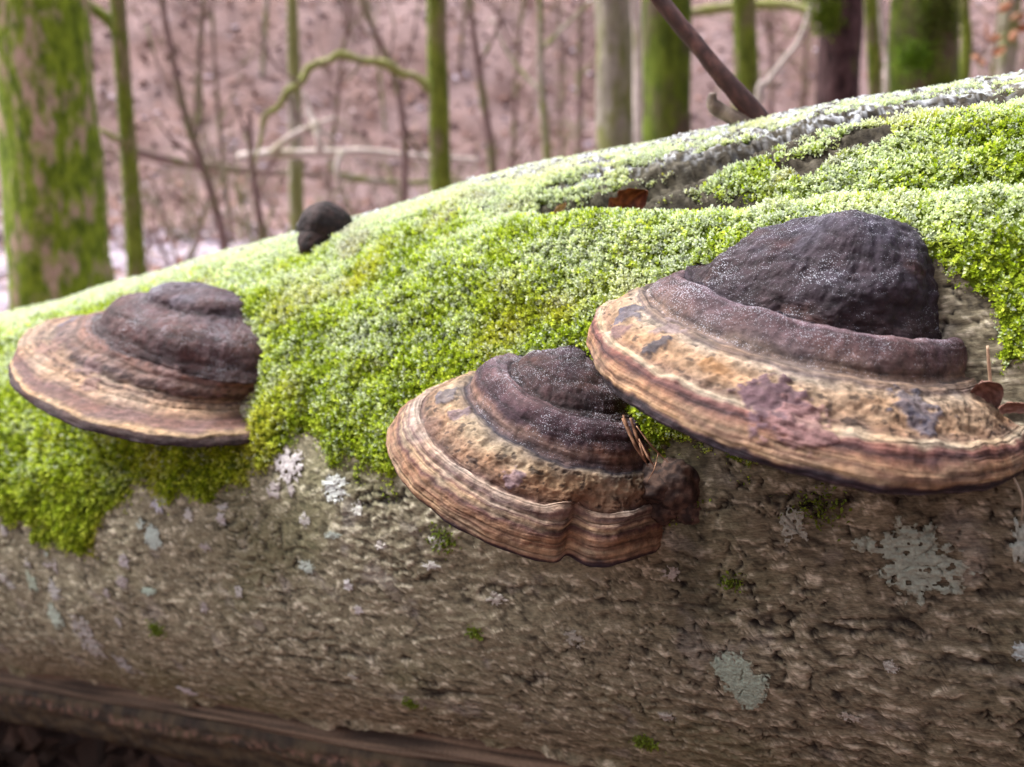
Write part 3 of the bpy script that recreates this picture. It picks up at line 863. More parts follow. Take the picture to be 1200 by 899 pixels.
fungus('bracket_fungus', 'largest bracket fungus, dark domed crown above a wide tan banded rim', .4268, -.20, rings_b, col_b,
       [('crown', 0, 7, M_CROWN), ('growth_ring', 7, 11, M_CROWN), ('cap', 11, 17, M_FUNGUS), ('rim', 17, 21, M_FUNGUS), ('pore_surface', 21, 25, M_FUNGUS)],
       seed=3, stains=stain_b, shape=shape_b, ring_dark=9.6, ripple=((7.5, 13.5, 1.5, .0008), (16.5, 20.2, 1.0, .0006)))

# --- the middle one
rings_m = [
    (-0.0456, 0.0022, 0.0020, 0.1428, 0.0020, 0.0006), (-0.0450, 0.0102, 0.0124, 0.1404, 0.0020, 0.0006), (-0.0434, 0.0218, 0.0266, 0.1344, 0.0020, 0.0006), (-0.0410, 0.0353, 0.0406, 0.1269, 0.0020, 0.0006),
    (-0.0387, 0.0408, 0.0496, 0.1175, 0.0020, 0.0006), (-0.0380, 0.0450, 0.0530, 0.1150, 0.0006, 0.0003), (-0.0410, 0.0490, 0.0545, 0.1178, 0.0010, 0.0003), (-0.0440, 0.0560, 0.0595, 0.1162, 0.0010, 0.0003),
    (-0.0445, 0.0615, 0.0655, 0.1095, 0.0010, 0.0003), (-0.0440, 0.0640, 0.0680, 0.1020, 0.0008, 0.0003), (-0.0438, 0.0660, 0.0695, 0.0952, 0.0006, 0.0004), (-0.0460, 0.0715, 0.0765, 0.0938, 0.0010, 0.0010),
    (-0.0500, 0.0775, 0.0825, 0.0875, 0.0024, 0.0015), (-0.0535, 0.0820, 0.0870, 0.0815, 0.0020, 0.0013), (-0.0555, 0.0845, 0.0895, 0.0765, 0.0010, 0.0006), (-0.0570, 0.0880, 0.0935, 0.0765, 0.0008, 0.0005),
    (-0.0590, 0.0910, 0.0960, 0.0720, 0.0006, 0.0005), (-0.0605, 0.0935, 0.0985, 0.0690, 0.0006, 0.0005), (-0.0620, 0.0965, 0.1010, 0.0635, 0.0005, 0.0007), (-0.0640, 0.0990, 0.1025, 0.0580, 0.0005, 0.0007),
    (-0.0650, 0.1005, 0.1025, 0.0525, 0.0004, 0.0004), (-0.0655, 0.1000, 0.1005, 0.0496, 0.0003, 0.0003), (-0.0655, 0.0950, 0.0955, 0.0486, 0.0003, 0.0003), (-0.0630, 0.0800, 0.0760, 0.0500, 0.0004, 0.0003),
    (-0.0600, 0.0500, 0.0300, 0.0350, 0.0004, 0.0003)]
col_m = [(0, (85, 73, 79)), (2, (81, 64, 69)), (4, (85, 69, 70)), (5, (52, 42, 47)), (5.8, (96, 81, 86)), (6.6, (123, 108, 112)), (7.4, (84, 64, 69)), (8.3, (77, 60, 65)), (9, (139, 110, 96)), (9.6, (110, 87, 83)), (10.2, (60, 52, 58)), (10.8, (138, 119, 101)),
         (11.5, (180, 153, 121)), (12.4, (153, 119, 92)), (13.3, (129, 99, 79)), (14.0, (102, 77, 69)), (14.6, (191, 166, 147)), (15.2, (188, 161, 141)), (15.7, (117, 91, 85)), (16.2, (188, 161, 138)), (16.7, (114, 85, 76)), (17.1, (201, 172, 139)),
         (17.6, (98, 65, 61)), (18.2, (162, 124, 95)), (18.8, (132, 97, 76)), (19.3, (180, 148, 116)), (19.9, (155, 121, 97)), (20.3, (76, 55, 55)), (20.8, (42, 33, 42)), (21.3, (91, 79, 85)), (21.7, (44, 35, 43)), (22.5, (92, 77, 73)), (24, (102, 86, 79))]


def shape_m(T, TH, wob, hz):
    d = np.degrees(TH)
    out = sstep(11.5, 15.5, T)
    wob = wob - out * .095 * np.exp(-((d - 46) / 4.0) ** 2) + out * .035 * np.exp(-((d - 28) / 11) ** 2)
    hz = hz + .006 * sstep(12, 16, T) * np.exp(-((d - 22) / 18) ** 2) + .006 * np.exp(-((T - 14.8) / 1.2) ** 2) * np.exp(-((d - 53) / 7) ** 2)
    hz = hz - .004 * sstep(4.6, 6.2, T) * sstep(9.5, 7.0, T) * sstep(math.radians(128), math.radians(172), TH)
    wob = wob + .02 * sstep(6, 3, T) * fbm(np.cos(TH) * 2 + 3, np.sin(TH) * 2, T * .4, 3, 250)
    return wob, hz


fm = fungus('bracket_fungus', 'middle bracket fungus, brown tiered cap with lobed rim, overlapped by the largest', .2567, -.35, rings_m, col_m,
            [('crown', 0, 5, M_CROWN), ('growth_ring', 5, 10, M_CROWN), ('cap', 10, 14, M_FUNGUS), ('rim', 14, 21, M_FUNGUS), ('pore_surface', 21, 24, M_FUNGUS)],
            seed=11, shape=shape_m, base_row=5, ring_dark=8.6, ripple=((1.0, 4.8, 1.3, .0020), (5.2, 9.8, 1.6, .0008), (14.2, 20.0, 1.15, .0011)), stains=[(11.6, 143, .007, (84, 78, 84), .8, 1), (11.4, 125, .006, (96, 80, 90), .7, 2), (12.6, 78, .006, (120, 100, 110), .6, 3), (13.2, 128, .008, (104, 78, 66), .6, 4)])

# --- the far one
rings_l = [
    (-0.0370, 0.0020, 0.0020, 0.2475, 0.0035, 0.0006), (-0.0365, 0.0327, 0.0139, 0.2441, 0.0035, 0.0006), (-0.0354, 0.0551, 0.0290, 0.2363, 0.0035, 0.0006), (-0.0338, 0.0684, 0.0354, 0.2251, 0.0035, 0.0006),
    (-0.0320, 0.0943, 0.0578, 0.2168, 0.0035, 0.0006), (-0.0303, 0.1052, 0.0628, 0.2015, 0.0035, 0.0006), (-0.0325, 0.1155, 0.0668, 0.1905, 0.0020, 0.0005), (-0.0400, 0.1185, 0.0710, 0.1885, 0.0015, 0.0006),
    (-0.0550, 0.1250, 0.0775, 0.1815, 0.0018, 0.0012), (-0.0710, 0.1315, 0.0840, 0.1747, 0.0018, 0.0012), (-0.0755, 0.1365, 0.0900, 0.1738, 0.0014, 0.0010), (-0.0800, 0.1425, 0.0960, 0.1715, 0.0012, 0.0010),
    (-0.0810, 0.1460, 0.1010, 0.1685, 0.0009, 0.0008), (-0.0700, 0.1460, 0.1090, 0.1640, 0.0007, 0.0006), (-0.0580, 0.1460, 0.1172, 0.1592, 0.0005, 0.0005), (-0.0570, 0.1485, 0.1190, 0.1560, 0.0005, 0.0004),
    (-0.0565, 0.1505, 0.1188, 0.1525, 0.0004, 0.0004), (-0.0560, 0.1500, 0.1170, 0.1495, 0.0003, 0.0003), (-0.0560, 0.1420, 0.1090, 0.1485, 0.0003, 0.0003), (-0.0520, 0.1120, 0.0800, 0.1500, 0.0004, 0.0003),
    (-0.0520, 0.0620, 0.0300, 0.1300, 0.0004, 0.0003)]
col_l = [(0, (96, 88, 98)), (2, (98, 82, 86)), (4, (104, 82, 80)), (5.2, (92, 72, 70)), (6.1, (66, 53, 52)), (6.7, (128, 102, 90)), (7.6, (146, 118, 104)), (8.4, (104, 82, 80)), (9.0, (172, 144, 122)), (9.8, (140, 110, 94)), (10.6, (176, 146, 122)),
         (11.5, (184, 154, 128)), (12.2, (156, 124, 104)), (12.8, (116, 84, 78)), (13.6, (124, 94, 84)), (14.1, (186, 152, 116)), (14.5, (194, 160, 124)), (14.8, (92, 68, 60)), (15.4, (80, 61, 58)), (16.5, (72, 56, 55)), (17.3, (48, 38, 42)), (18.5, (80, 66, 60)), (20, (88, 74, 66))]


def shape_l(T, TH, wob, hz):
    wob = wob + .05 * sstep(7, 4, T) * fbm(np.cos(TH) * 1.8 + 8, np.sin(TH) * 1.8, T * .45, 3, 260)
    return wob, hz


fungus('bracket_fungus', 'farthest bracket fungus, dark hump crown on pale tan cap, at the log\'s left end', -.1947, -.20, rings_l, col_l,
       [('crown', 0, 7, M_CROWN), ('cap', 7, 13, M_FUNGUS), ('rim', 13, 17, M_FUNGUS), ('pore_surface', 17, 20, M_FUNGUS)], sub=10, ncol=300, dn=.012, crown_dark=.0, ripple=((1.5, 5.5, 1.35, .0022), (6.8, 13.2, 1.25, .0020)), ring_dark=7.4, seed=23, shape=shape_l,
       stains=[(8.6, 92, .010, (110, 88, 88), .7, 1), (11.0, 78, .009, (116, 88, 84), .7, 2), (7.6, 60, .012, (120, 96, 92), .6, 3), (9.4, 120, .012, (120, 92, 86), .6, 4), (8.2, 160, .012, (92, 84, 96), .7, 5)])


# --- blobs: knobs and the dark lobe
def blob(name, cen, axes, radii, mat, c0, c1, seed, parent=None, lump=.12, n=64, freq=1.7):
    th = np.linspace(0, math.pi, n); ph = np.linspace(0, 2 * math.pi, n * 2)
    T, Pp = np.meshgrid(th, ph, indexing='ij')
    d = np.stack([np.sin(T) * np.cos(Pp), np.sin(T) * np.sin(Pp), np.cos(T)], -1)
    r = 1 + lump * fbm(d[..., 0] * freq + seed, d[..., 1] * freq, d[..., 2] * freq, 4, 300, .38)
    A3 = np.array(axes)
    P = np.asarray(cen) + (d * r[..., None] * np.array(radii)) @ A3
    q = sstep(-.5, .6, fbm(d[..., 0] * 3, d[..., 1] * 3 + seed, d[..., 2] * 3, 4, 301))
    c = mixc(lin(*c0) * np.ones(q.shape + (3,)), lin(*c1), q)
    return mesh_obj(name, P.reshape(-1, 3), grid_faces(n, n * 2), mat, parent, c.reshape(-1, 3))


def arr(v):
    return np.array(v, float)


lp = log_pt(arr([.312]), arr([8.5]), arr([.0]))[0]
for dx_, dn_, dz_, r3, sd_ in ((-.004, -.004, .004, (.019, .016, .020), 4), (.006, -.006, -.008, (.015, .012, .015), 6), (-.016, -.002, .006, (.020, .018, .014), 8), (-.012, -.002, -.010, (.014, .014, .012), 12)):
    blob('dark_lobe', lp + LN * dn_ + AH * dx_ + np.array([0, 0, dz_]), (AH, LN, (0, 0, 1)), r3, M_FUNGUS, (44, 32, 29), (88, 68, 58), sd_, fm, .14, 48, freq=2.2)
a = math.radians(66)
radial = math.cos(a) * LN + math.sin(a) * LU
tang = math.cos(a) * LU - math.sin(a) * LN
lp = log_pt(arr([-.088]), arr([65.5]), arr([.0]))[0]
k1 = empty('young_fungus', tuple(lp)); tag(k1, 'small dark brown knob shaped young fungus on the moss near the skyline', 'fungus')
blob('cap', lp + radial * .006 - LD * .002 + np.array([0, 0, .001]), (LD, radial * .85 - tang * .5, tang * .85 + radial * .5), (.025, .033, .031), M_FUNGUS, (27, 18, 18), (52, 36, 34), 14, k1, .05)
blob('stalk', lp - tang * .008 + radial * .006 - LD * .003, (LD, radial, tang), (.020, .021, .033), M_FUNGUS, (27, 17, 16), (50, 33, 30), 15, k1, .06)
lp = log_pt(arr([-.175]), arr([80.0]), arr([.0]))[0]
k2 = blob('bark_knot', lp + np.array([0, 0, .010]), (LD, (0, 1, 0), (0, 0, 1)), (.026, .03, .013), M_WOOD, (66, 64, 66), (120, 118, 122), 17, None, .3, 40)
tag(k2, 'low grey lump on the log\'s edge left of the small brown knob', 'knot')


# ------------------------------------------------------------------ tubes, twigs, leaves
def tube(pts, rad, nseg=10, seed=0, rough=0.0, cap=True):
    """a smooth tapered tube through pts; returns verts and quads"""
    pts = np.asarray(pts, float); rad = np.asarray(rad, float)
    m = max(8, (len(pts) - 1) * (7 if nseg > 7 else 3))
    t = np.linspace(0, len(pts) - 1, m)
    C = crom(np.concatenate([pts, rad[:, None]], 1), t)
    C, r = C[:, :3], np.clip(C[:, 3], 1e-4, None)
    d = np.gradient(C, axis=0); d /= np.linalg.norm(d, axis=1)[:, None] + 1e-12
    ref = np.array([.3, .9, .1]) if abs(d[:, 1]).mean() < .8 else np.array([1., .1, .2])
    u = np.cross(d, ref); u /= np.linalg.norm(u, axis=1)[:, None]
    v = np.cross(d, u)
    a = np.linspace(0, 2 * math.pi, nseg, endpoint=False)
    rr = r[:, None] * np.ones(nseg)
    if rough > 0:
        L = np.concatenate([[0], np.cumsum(np.linalg.norm(np.diff(C, axis=0), axis=1))])
        rr = rr * (1 + rough * fbm(np.cos(a)[None] * 1.3 + seed, np.sin(a)[None] * 1.3, (L / max(r.mean(), 1e-3))[:, None] * .35, 3, 401))
    P = C[:, None] + rr[..., None] * (np.cos(a)[None, :, None] * u[:, None] + np.sin(a)[None, :, None] * v[:, None])
    V = P.reshape(-1, 3)
    i, j = np.meshgrid(np.arange(m - 1), np.arange(nseg), indexing='ij')
    jn = (j + 1) % nseg
    Fq = np.stack([i * nseg + j, i * nseg + jn, (i + 1) * nseg + jn, (i + 1) * nseg + j], -1).reshape(-1, 4)
    if cap:
        k = len(V)
        V = np.concatenate([V, C[:1], C[-1:]])
        j = np.arange(nseg); jn = (j + 1) % nseg
        Fq = np.concatenate([Fq, np.stack([jn, j, np.full(nseg, k), np.full(nseg, k)], -1),
                             np.stack([(m - 1) * nseg + j, (m - 1) * nseg + jn, np.full(nseg, k + 1), np.full(nseg, k + 1)], -1)])
    return V, Fq


def tri_fix(Fq):
    return Fq


def join(parts):
    V, Fs, n = [], [], 0
    for v, f in parts:
        V.append(v); Fs.append(f + n); n += len(v)
    return np.concatenate(V), np.concatenate(Fs)


def tube_obj(name, tubes, mat, parent=None, c0=None, c1=None, seed=0, cscale=40):
    V, Fq = join(tubes)
    col = None
    if c0 is not None:
        q = sstep(-.4, .6, fbm(V[:, 0] * cscale + seed, V[:, 1] * cscale, V[:, 2] * cscale, 4, 410))
        col = mixc(lin(*c0) * np.ones((len(V), 3)), lin(*c1), q)
    # the cap fans were written as quads with a doubled corner: split to a tri list
    tri = np.concatenate([Fq[:, [0, 1, 2]], Fq[:, [0, 2, 3]]])
    tri = tri[(tri[:, 1] != tri[:, 2]) & (tri[:, 0] != tri[:, 2]) & (tri[:, 0] != tri[:, 1])]
    return mesh_obj(name, V, tri, mat, parent, col)


def leaf(name, cen, e1, e2, ln, wd, curl, c0, c1, seed, parent=None, mat=None, lobes=0.0):
    e1, e2 = np.asarray(e1, float), np.asarray(e2, float)
    e1 = e1 / np.linalg.norm(e1); e2 = e2 - e1 * (e1 @ e2); e2 /= np.linalg.norm(e2)
    nn = np.cross(e1, e2)
    nu, nv = 26, 15
    u = np.linspace(0, 1, nu); v = np.linspace(-1, 1, nv)
    U, Vv = np.meshgrid(u, v, indexing='ij')
    w = np.sin(np.pi * np.clip(U, 0, 1) ** .8) ** .75 * (1 + lobes * noise(U * 6, np.sign(Vv) * 2.0, seed * 1.0, 501)) + .02
    x = (U - .5) * ln; y = Vv * w * wd * .5
    zz = curl * ln * (1.6 * (U - .5) ** 2 + .55 * np.abs(Vv) ** 1.4) + .08 * ln * fbm(U * 3 + seed, Vv * 1.5, 0.0, 3, 502) + .02 * ln * np.cos(Vv * 3 + U * 26) * .4
    P = np.asarray(cen) + x[..., None] * e1 + y[..., None] * e2 + zz[..., None] * nn
    vein = np.exp(-(Vv / .12) ** 2) * .5
    q = np.clip(sstep(-.4, .5, fbm(U * 4 + seed, Vv * 3, 0.0, 3, 503)) + vein, 0, 1)
    c = mixc(lin(*c0) * np.ones(q.shape + (3,)), lin(*c1), q)
    F1 = grid_faces(nu, nv)
    V2 = np.concatenate([P.reshape(-1, 3), (P - nn * .0003).reshape(-1, 3)])
    return mesh_obj(name, V2, np.concatenate([F1, F1[:, ::-1] + nu * nv]), mat or M_LEAF, parent, np.concatenate([c.reshape(-1, 3)] * 2))


# the broken branch standing out of the log's back
b0 = log_pt(arr([.334]), arr([83.0]), arr([-.012]))[0]
yb = b0[1]
tgt = [np.array(at(845, 88, yb + .008)), np.array(at(812, 47, yb + .016)), np.array(at(768, -6, yb + .026)), np.array(at(722, -62, yb + .038)), np.array(at(640, -160, yb + .06))]
br = empty('broken_branch', tuple(b0)); tag(br, 'dark reddish brown bare branch rising from the top of the log', 'branch')
tube_obj('stem', [tube([b0 - np.array([0, 0, .02]), b0 + np.array([-.004, 0, .012])] + tgt, [.0125, .0092, .0072, .0068, .0064, .0058, .004], 16, 2, .12)], M_TWIG, br, (52, 28, 25), (92, 60, 54), 3, 90)
q0 = np.array(at(848, 118, yb + .004))
tube_obj('side_stub', [tube([b0 + np.array([-.006, 0, .006]), q0 + np.array([-.006, 0, -.006]), q0 + np.array([-.010, -.002, .006])], [.009, .006, .003], 10, 5, .2)], M_TWIG, br, (88, 74, 64), (140, 126, 112), 8, 120)

# dry leaf stuck in the groove
lp = log_pt(arr([.250]), arr([55.5]), arr([.010]))[0]
o = leaf('dead_leaf', lp + np.array([0, -.004, .008]), (.75, 0, .62), (-.5, -.1, .75), .036, .026, .42, (92, 44, 32), (146, 82, 58), 3, lobes=.5)
tag(o, 'curled reddish brown dead leaf caught in the groove along the log', 'leaf')
lp = log_pt(arr([.207]), arr([52.5]), arr([.012]))[0]
o = leaf('bark_flake', lp, (.6, 0, .7), (-.6, -.3, .4), .016, .007, .2, (150, 112, 88), (190, 156, 124), 5)
tag(o, 'small tan flake lying on moss left of the dead leaf', 'flake')
lp = log_pt(arr([.305]), arr([53.0]), arr([.008]))[0]
o = leaf('bark_flake', lp, (.9, -.4, .2), (0, -.5, .6), .014, .007, .2, (150, 104, 76), (186, 140, 104), 6)
tag(o, 'small tan flake lying in the groove right of the dead leaf', 'flake')
# litter caught beside the large bracket
lp = log_pt(arr([.497]), arr([19.0]), arr([.010]))[0]
o = leaf('dead_leaf', lp + LN * .004, (.5, .2, -.8), (.8, -.4, .3), .020, .016, .3, (92, 62, 54), (128, 94, 84), 7)
tag(o, 'small round brown leaf scrap right of the largest bracket fungus', 'leaf')
lp = log_pt(arr([.511]), arr([17.6]), arr([.010]))[0]
o = leaf('dead_leaf', lp + LN * .006, (.9, -.4, .1), (.1, -.5, .8), .018, .008, .3, (112, 78, 66), (150, 112, 98), 8)
tag(o, 'narrow brown leaf scrap at the right end of the largest bracket fungus', 'leaf')
lp = log_pt(arr([.499]), arr([21.5]), arr([.012]))[0]
o = tube_obj('dry_stalk', [tube([lp + np.array([-.002, 0, .010]), lp, lp + np.array([.003, 0, -.014])], [.0006, .0009, .0008], 6)], M_TWIG, None, (170, 138, 112), (206, 176, 146), 1)
tag(o, 'short straw coloured stalk upright beside the largest fungus', 'stalk')
lp = log_pt(arr([.506]), arr([8.6]), arr([.012]))[0]
o = tube_obj('dry_stalk', [tube([lp + np.array([-.004, 0, .012]), lp + np.array([.001, -.004, 0]), lp + np.array([.004, -.002, -.014])], [.0004, .0007, .0005], 6)], M_TWIG, None, (150, 138, 120), (186, 176, 156), 2)
tag(o, 'pale thin stalk hanging below the right end of the largest fungus', 'stalk')
# shreds of fibre at the joint of the two near fungi
for k, (s_, p_, dx, dz, rr, lab) in enumerate([(.292, 18.6, .012, -.030, .0019, 'thick reddish bark shred between the middle and largest fungi'), (.303, 15.8, .007, -.022, .0013, 'lower tan bark shred between the middle and largest fungi'),
                                            (.299, 17.2, .018, -.018, .0009, 'slim slanting bark shred between the middle and largest fungi'), (.314, 14.2, -.006, -.018, .0006, 'thin pointed fibre by the dark lobe of the middle fungus')]):
    lp = log_pt(arr([s_]), arr([p_]), arr([.036]))[0]
    root = empty('fibre_shred', tuple(lp)); tag(root, lab, 'shred')
    rk = np.random.default_rng(40 + k)
    for j in range(3 if k == 0 else 2 if k == 1 else 1):
        o1, o2 = rk.normal(0, rr * 1.1, 3), rk.normal(0, rr * 2.6, 3)
        tube_obj('strand', [tube([lp + o1, lp + np.array([dx * .45, -.006, dz * .5]) + (o1 + o2) * .5, lp + np.array([dx, -.004, dz]) * rk.uniform(.7, 1.1) + o2], [rr * .35, rr * .6, rr * .15], 8, k * 5 + j, .35)], M_WOOD, root, (104, 72, 54), (178, 138, 108), k + j, 260)

# ------------------------------------------------------------------ trees behind
MB = dict(
    mossy=trunk_mat('mossy_bark', lin(150, 126, 112), lin(188, 164, 146), lin(72, 90, 24), lin(128, 148, 44), .66, 17.0),
    green=trunk_mat('green_bark', lin(96, 88, 66), lin(128, 118, 88), lin(76, 86, 30), lin(112, 122, 46), .60, 12),
    grey=trunk_mat('grey_bark', lin(120, 112, 102), lin(148, 140, 128), lin(98, 100, 60), lin(118, 118, 74), .42, 6),
    pale=trunk_mat('pale_bark', lin(168, 156, 150), lin(190, 178, 170), lin(140, 136, 110), lin(156, 148, 124), .12, 6),
    dark=trunk_mat('dark_bark', lin(36, 24, 24), lin(80, 60, 60), lin(60, 70, 24), lin(96, 104, 44), .05, 7),
    olive=trunk_mat('olive_bark', lin(66, 58, 46), lin(90, 78, 62), lin(60, 72, 20), lin(94, 108, 34), .55, 8.0),
    brown=trunk_mat('brown_bark', lin(104, 84, 82), lin(130, 108, 104), lin(96, 94, 64), lin(112, 108, 76), .25, 9),
    lime=trunk_mat('lime_bark', lin(128, 122, 92), lin(150, 144, 112), lin(118, 122, 66), lin(142, 144, 90), .5, 9))


def limb_tubes(base, direction, length, r, seed, depth):
    """a bare limb with forking twigs"""
    rg = np.random.default_rng(seed)
    pts = [np.array(base)]
    d = np.array(direction, float); d /= np.linalg.norm(d)
    nst = 5
    for i in range(nst):
        d = d + rg.normal(0, .16, 3) + np.array([0, 0, .06]); d /= np.linalg.norm(d)
        pts.append(pts[-1] + d * length / nst)
    rad = np.linspace(r, r * .25, nst + 1)
    out = [tube(pts, rad, 6 if depth < 2 else 7, seed, .08)]
    if depth > 0:
        for i in (1, 2, 3, 4):
            nd = d + rg.normal(0, .75, 3)
            out += limb_tubes(pts[i], nd, length * rg.uniform(.4, .65), rad[i] * .6, seed * 7 + i, depth - 1)
    return out


def tree(name, label, top, low, Y, w_px, kind, height, cat='tree', group=None, flare=1.0, limbs=4, curve=0.0, seed=0, mid=None, nseg=18):
    """top, low: where the trunk crosses the upper picture edge and where it sinks behind the log"""
    p1, p0 = np.array(at(top[0], top[1], Y)), np.array(at(low[0], low[1], Y))
    d = p1 - p0
    k = (ground_z(p0[0], Y) - p0[2]) / d[2] if abs(d[2]) > 1e-6 else 0
    base = p0 + d * k
    base[2] = float(ground_z(base[0], Y)) - .03
    r = w_px * .5 * Y / F_PX
    hs = [0, .35, 1.0, 2.0, 3.2, height]
    up = d / d[2]
    pts, rad = [], []
    rg = np.random.default_rng(seed + 100)
    for h in hs:
        hh = min(h, height)
        q = base + up * hh
        if h > 2.2:
            q = q + np.array([rg.normal(0, .05), rg.normal(0, .05), 0])
        if mid is not None and .5 < h < 2.5:
            q = q + np.array([mid * Y / F_PX, 0, 0])
        pts.append(q)
        rad.append(r * (1 + .55 * flare * math.exp(-h / .35)) * (1 - .55 * hh / height))
    root = empty(name, tuple(base)); tag(root, label, cat, group)
    root_trunk = tube_obj('trunk', [tube(pts, rad, nseg, seed, .10 if w_px > 20 else .05)], MB[kind], root)
    if limbs:
        tb = []
        for i in range(limbs):
            h = height * (.45 + .5 * i / max(1, limbs - 1))
            f = h / height
            q = np.array([np.interp(h, [min(x, height) for x in hs], [p[c] for p in pts]) for c in range(3)])
            aa = rg.uniform(0, 6.28)
            tb += limb_tubes(q, (math.cos(aa), math.sin(aa) * .9, .9), height * rg.uniform(.22, .38), r * (1 - .55 * f) * .45, seed * 31 + i, 1)
        tube_obj('crown', tb, MB[kind], root)
    return root, root_trunk, rad


tree('beech_tree', 'thick moss covered tree trunk with bare tan patches, far left', (42, 0), (74, 340), 3.3, 108, 'mossy', 9, flare=.9, seed=1, nseg=32)
t2, pts2, _ = tree('forked_tree', 'slim mossy forked tree beside the thick mossy trunk', (141, 30), (160, 320), 4.2, 20, 'green', 5, limbs=0, seed=2)
bq = np.array(at(141, 34, 4.2))
tube_obj('fork_limb', [tube([np.array(at(143, 46, 4.2)), np.array(at(128, 24, 4.2)), np.array(at(100, 2, 4.2)), np.array(at(40, -60, 4.25)), np.array(at(-30, -220, 4.3))], [.030, .026, .022, .02, .008], 10, 4, .06)], MB['green'], t2)
tube_obj('mossy_spur', [tube([np.array(at(150, 168, 4.2)), np.array(at(135, 162, 4.15)), np.array(at(118, 152, 4.1))], [.016, .016, .010], 8, 4, .2)], MB['lime'], pts2)

t5, p5, _ = tree('mossy_tree', 'slender straight mossy trunk with a long arching bough', (511, 0), (517, 222), 4.4, 25, 'green', 7, limbs=3, seed=5, nseg=20)
A_ = lambda x, y, dy=0.0: np.array(at(x, y, 4.4 + dy))
bough = tube_obj('arching_bough', [tube([A_(518, 124), A_(503, 104), A_(488, 90), A_(470, 86, -.02), A_(448, 74, -.05), A_(424, 71, -.08), A_(400, 64, -.1), A_(384, 72, -.12), A_(364, 79, -.15), A_(352, 97, -.17), A_(336, 108, -.2), A_(326, 126, -.2), A_(311, 136, -.2), A_(306, 162, -.2), A_(298, 192, -.2)],
                           [.022, .022, .021, .018, .021, .017, .020, .016, .019, .014, .017, .013, .015, .009, .005], 10, 6, .35)], MB['lime'], t5)
for tw in ([(470, 86, 0), (458, 62, .05), (462, 30, .1), (450, -10, .1)], [(424, 71, -.1), (410, 92, -.1), (392, 104, -.1)], [(384, 72, -.1), (372, 44, 0), (376, 10, .05)], [(352, 97, -.2), (330, 84, -.2), (312, 58, -.2), (300, 20, -.2)],
           [(336, 108, -.2), (346, 134, -.2), (362, 152, -.15)], [(318, 130, -.2), (296, 122, -.2), (270, 128, -.25)]):
    tube_obj('twig', [tube([A_(x, y, dy) for x, y, dy in tw], np.linspace(.008, .0025, len(tw)), 7, 3, .2)], MB['brown'], bough)

# saplings and thin stems, each with its own course
def stem(name, label, path, Y, w_px, kind, cat='sapling', group=None, twigs=(), seed=0):
    pts = [np.array(at(x, y, Y)) for x, y in path]
    low = pts[-1].copy()
    low[2] = float(ground_z(low[0], low[1])) - .02
    pts = pts + [low]
    r = w_px * .5 * Y / F_PX
    root = empty(name, tuple(low)); tag(root, label, cat, group)
    rad = np.linspace(.55 * r, 1.15 * r, len(pts))
    tr_ = tube_obj('trunk', [tube(pts, rad, 9, seed, .06)], MB[kind], root)
    if twigs:
        tb = [tube([np.array(at(x, y, Y + dy)) for x, y, dy in tw], np.linspace(.55 * r, .2 * r, len(tw)), 6, seed) for tw in twigs]
        for t_ in tb:
            tube_obj('twig', [t_], MB[kind], tr_)
    return root


stem('sapling', 'crooked dark sapling on frosted leaves right of the forked tree', [(175, -160), (190, 0), (205, 80), (216, 132), (236, 190), (250, 235), (264, 295)], 5.2, 11, 'brown', seed=11,
     twigs=[[(240, 205, 0), (222, 180, -.1), (196, 158, -.2), (185, 140, -.2)], [(228, 170, 0), (236, 120, .1), (232, 60, .15), (240, -20, .2)], [(216, 132, 0), (190, 90, .1), (172, 30, .2)]])
stem('sapling', 'short leaning stem below the arching bough\'s tip', [(292, 130), (294, 180), (300, 230), (308, 285)], 5.0, 10, 'brown', seed=12, twigs=[[(296, 190, 0), (286, 150, .1), (270, 110, .1)], [(300, 230, 0), (318, 190, .1), (340, 160, .1)]])
stem('sapling', 'grey blurred stem left of the arching bough', [(338, -200), (342, -20), (344, 60), (346, 150), (348, 262)], 7.5, 17, 'grey', seed=13)
stem('sapling', 'curving thin stem just left of the straight mossy trunk', [(395, -120), (424, 0), (448, 55), (466, 105), (474, 165), (474, 235)], 6.0, 9, 'brown', seed=14, twigs=[[(470, 140, 0), (484, 165, 0), (498, 195, 0)], [(466, 105, 0), (480, 60, .1), (492, 0, .1)], [(448, 55, 0), (415, 20, .1), (400, -30, .1)]])
stem('sapling', 'thin stem just right of the straight mossy trunk', [(545, -150), (551, 0), (560, 75), (570, 140), (578, 205)], 6.5, 11, 'brown', seed=15, twigs=[[(560, 75, 0), (580, 40, .1), (600, -30, .1)]])
stem('sapling', 'thin pale grey stem midway between the mossy trunk and grey trunk', [(628, -150), (633, 0), (634, 80), (638, 140), (642, 200)], 7.5, 10, 'grey', seed=16, twigs=[[(634, 60, 0), (665, 28, .2), (705, -10, .3)], [(636, 110, 0), (600, 70, .2), (575, 20, .3)]])

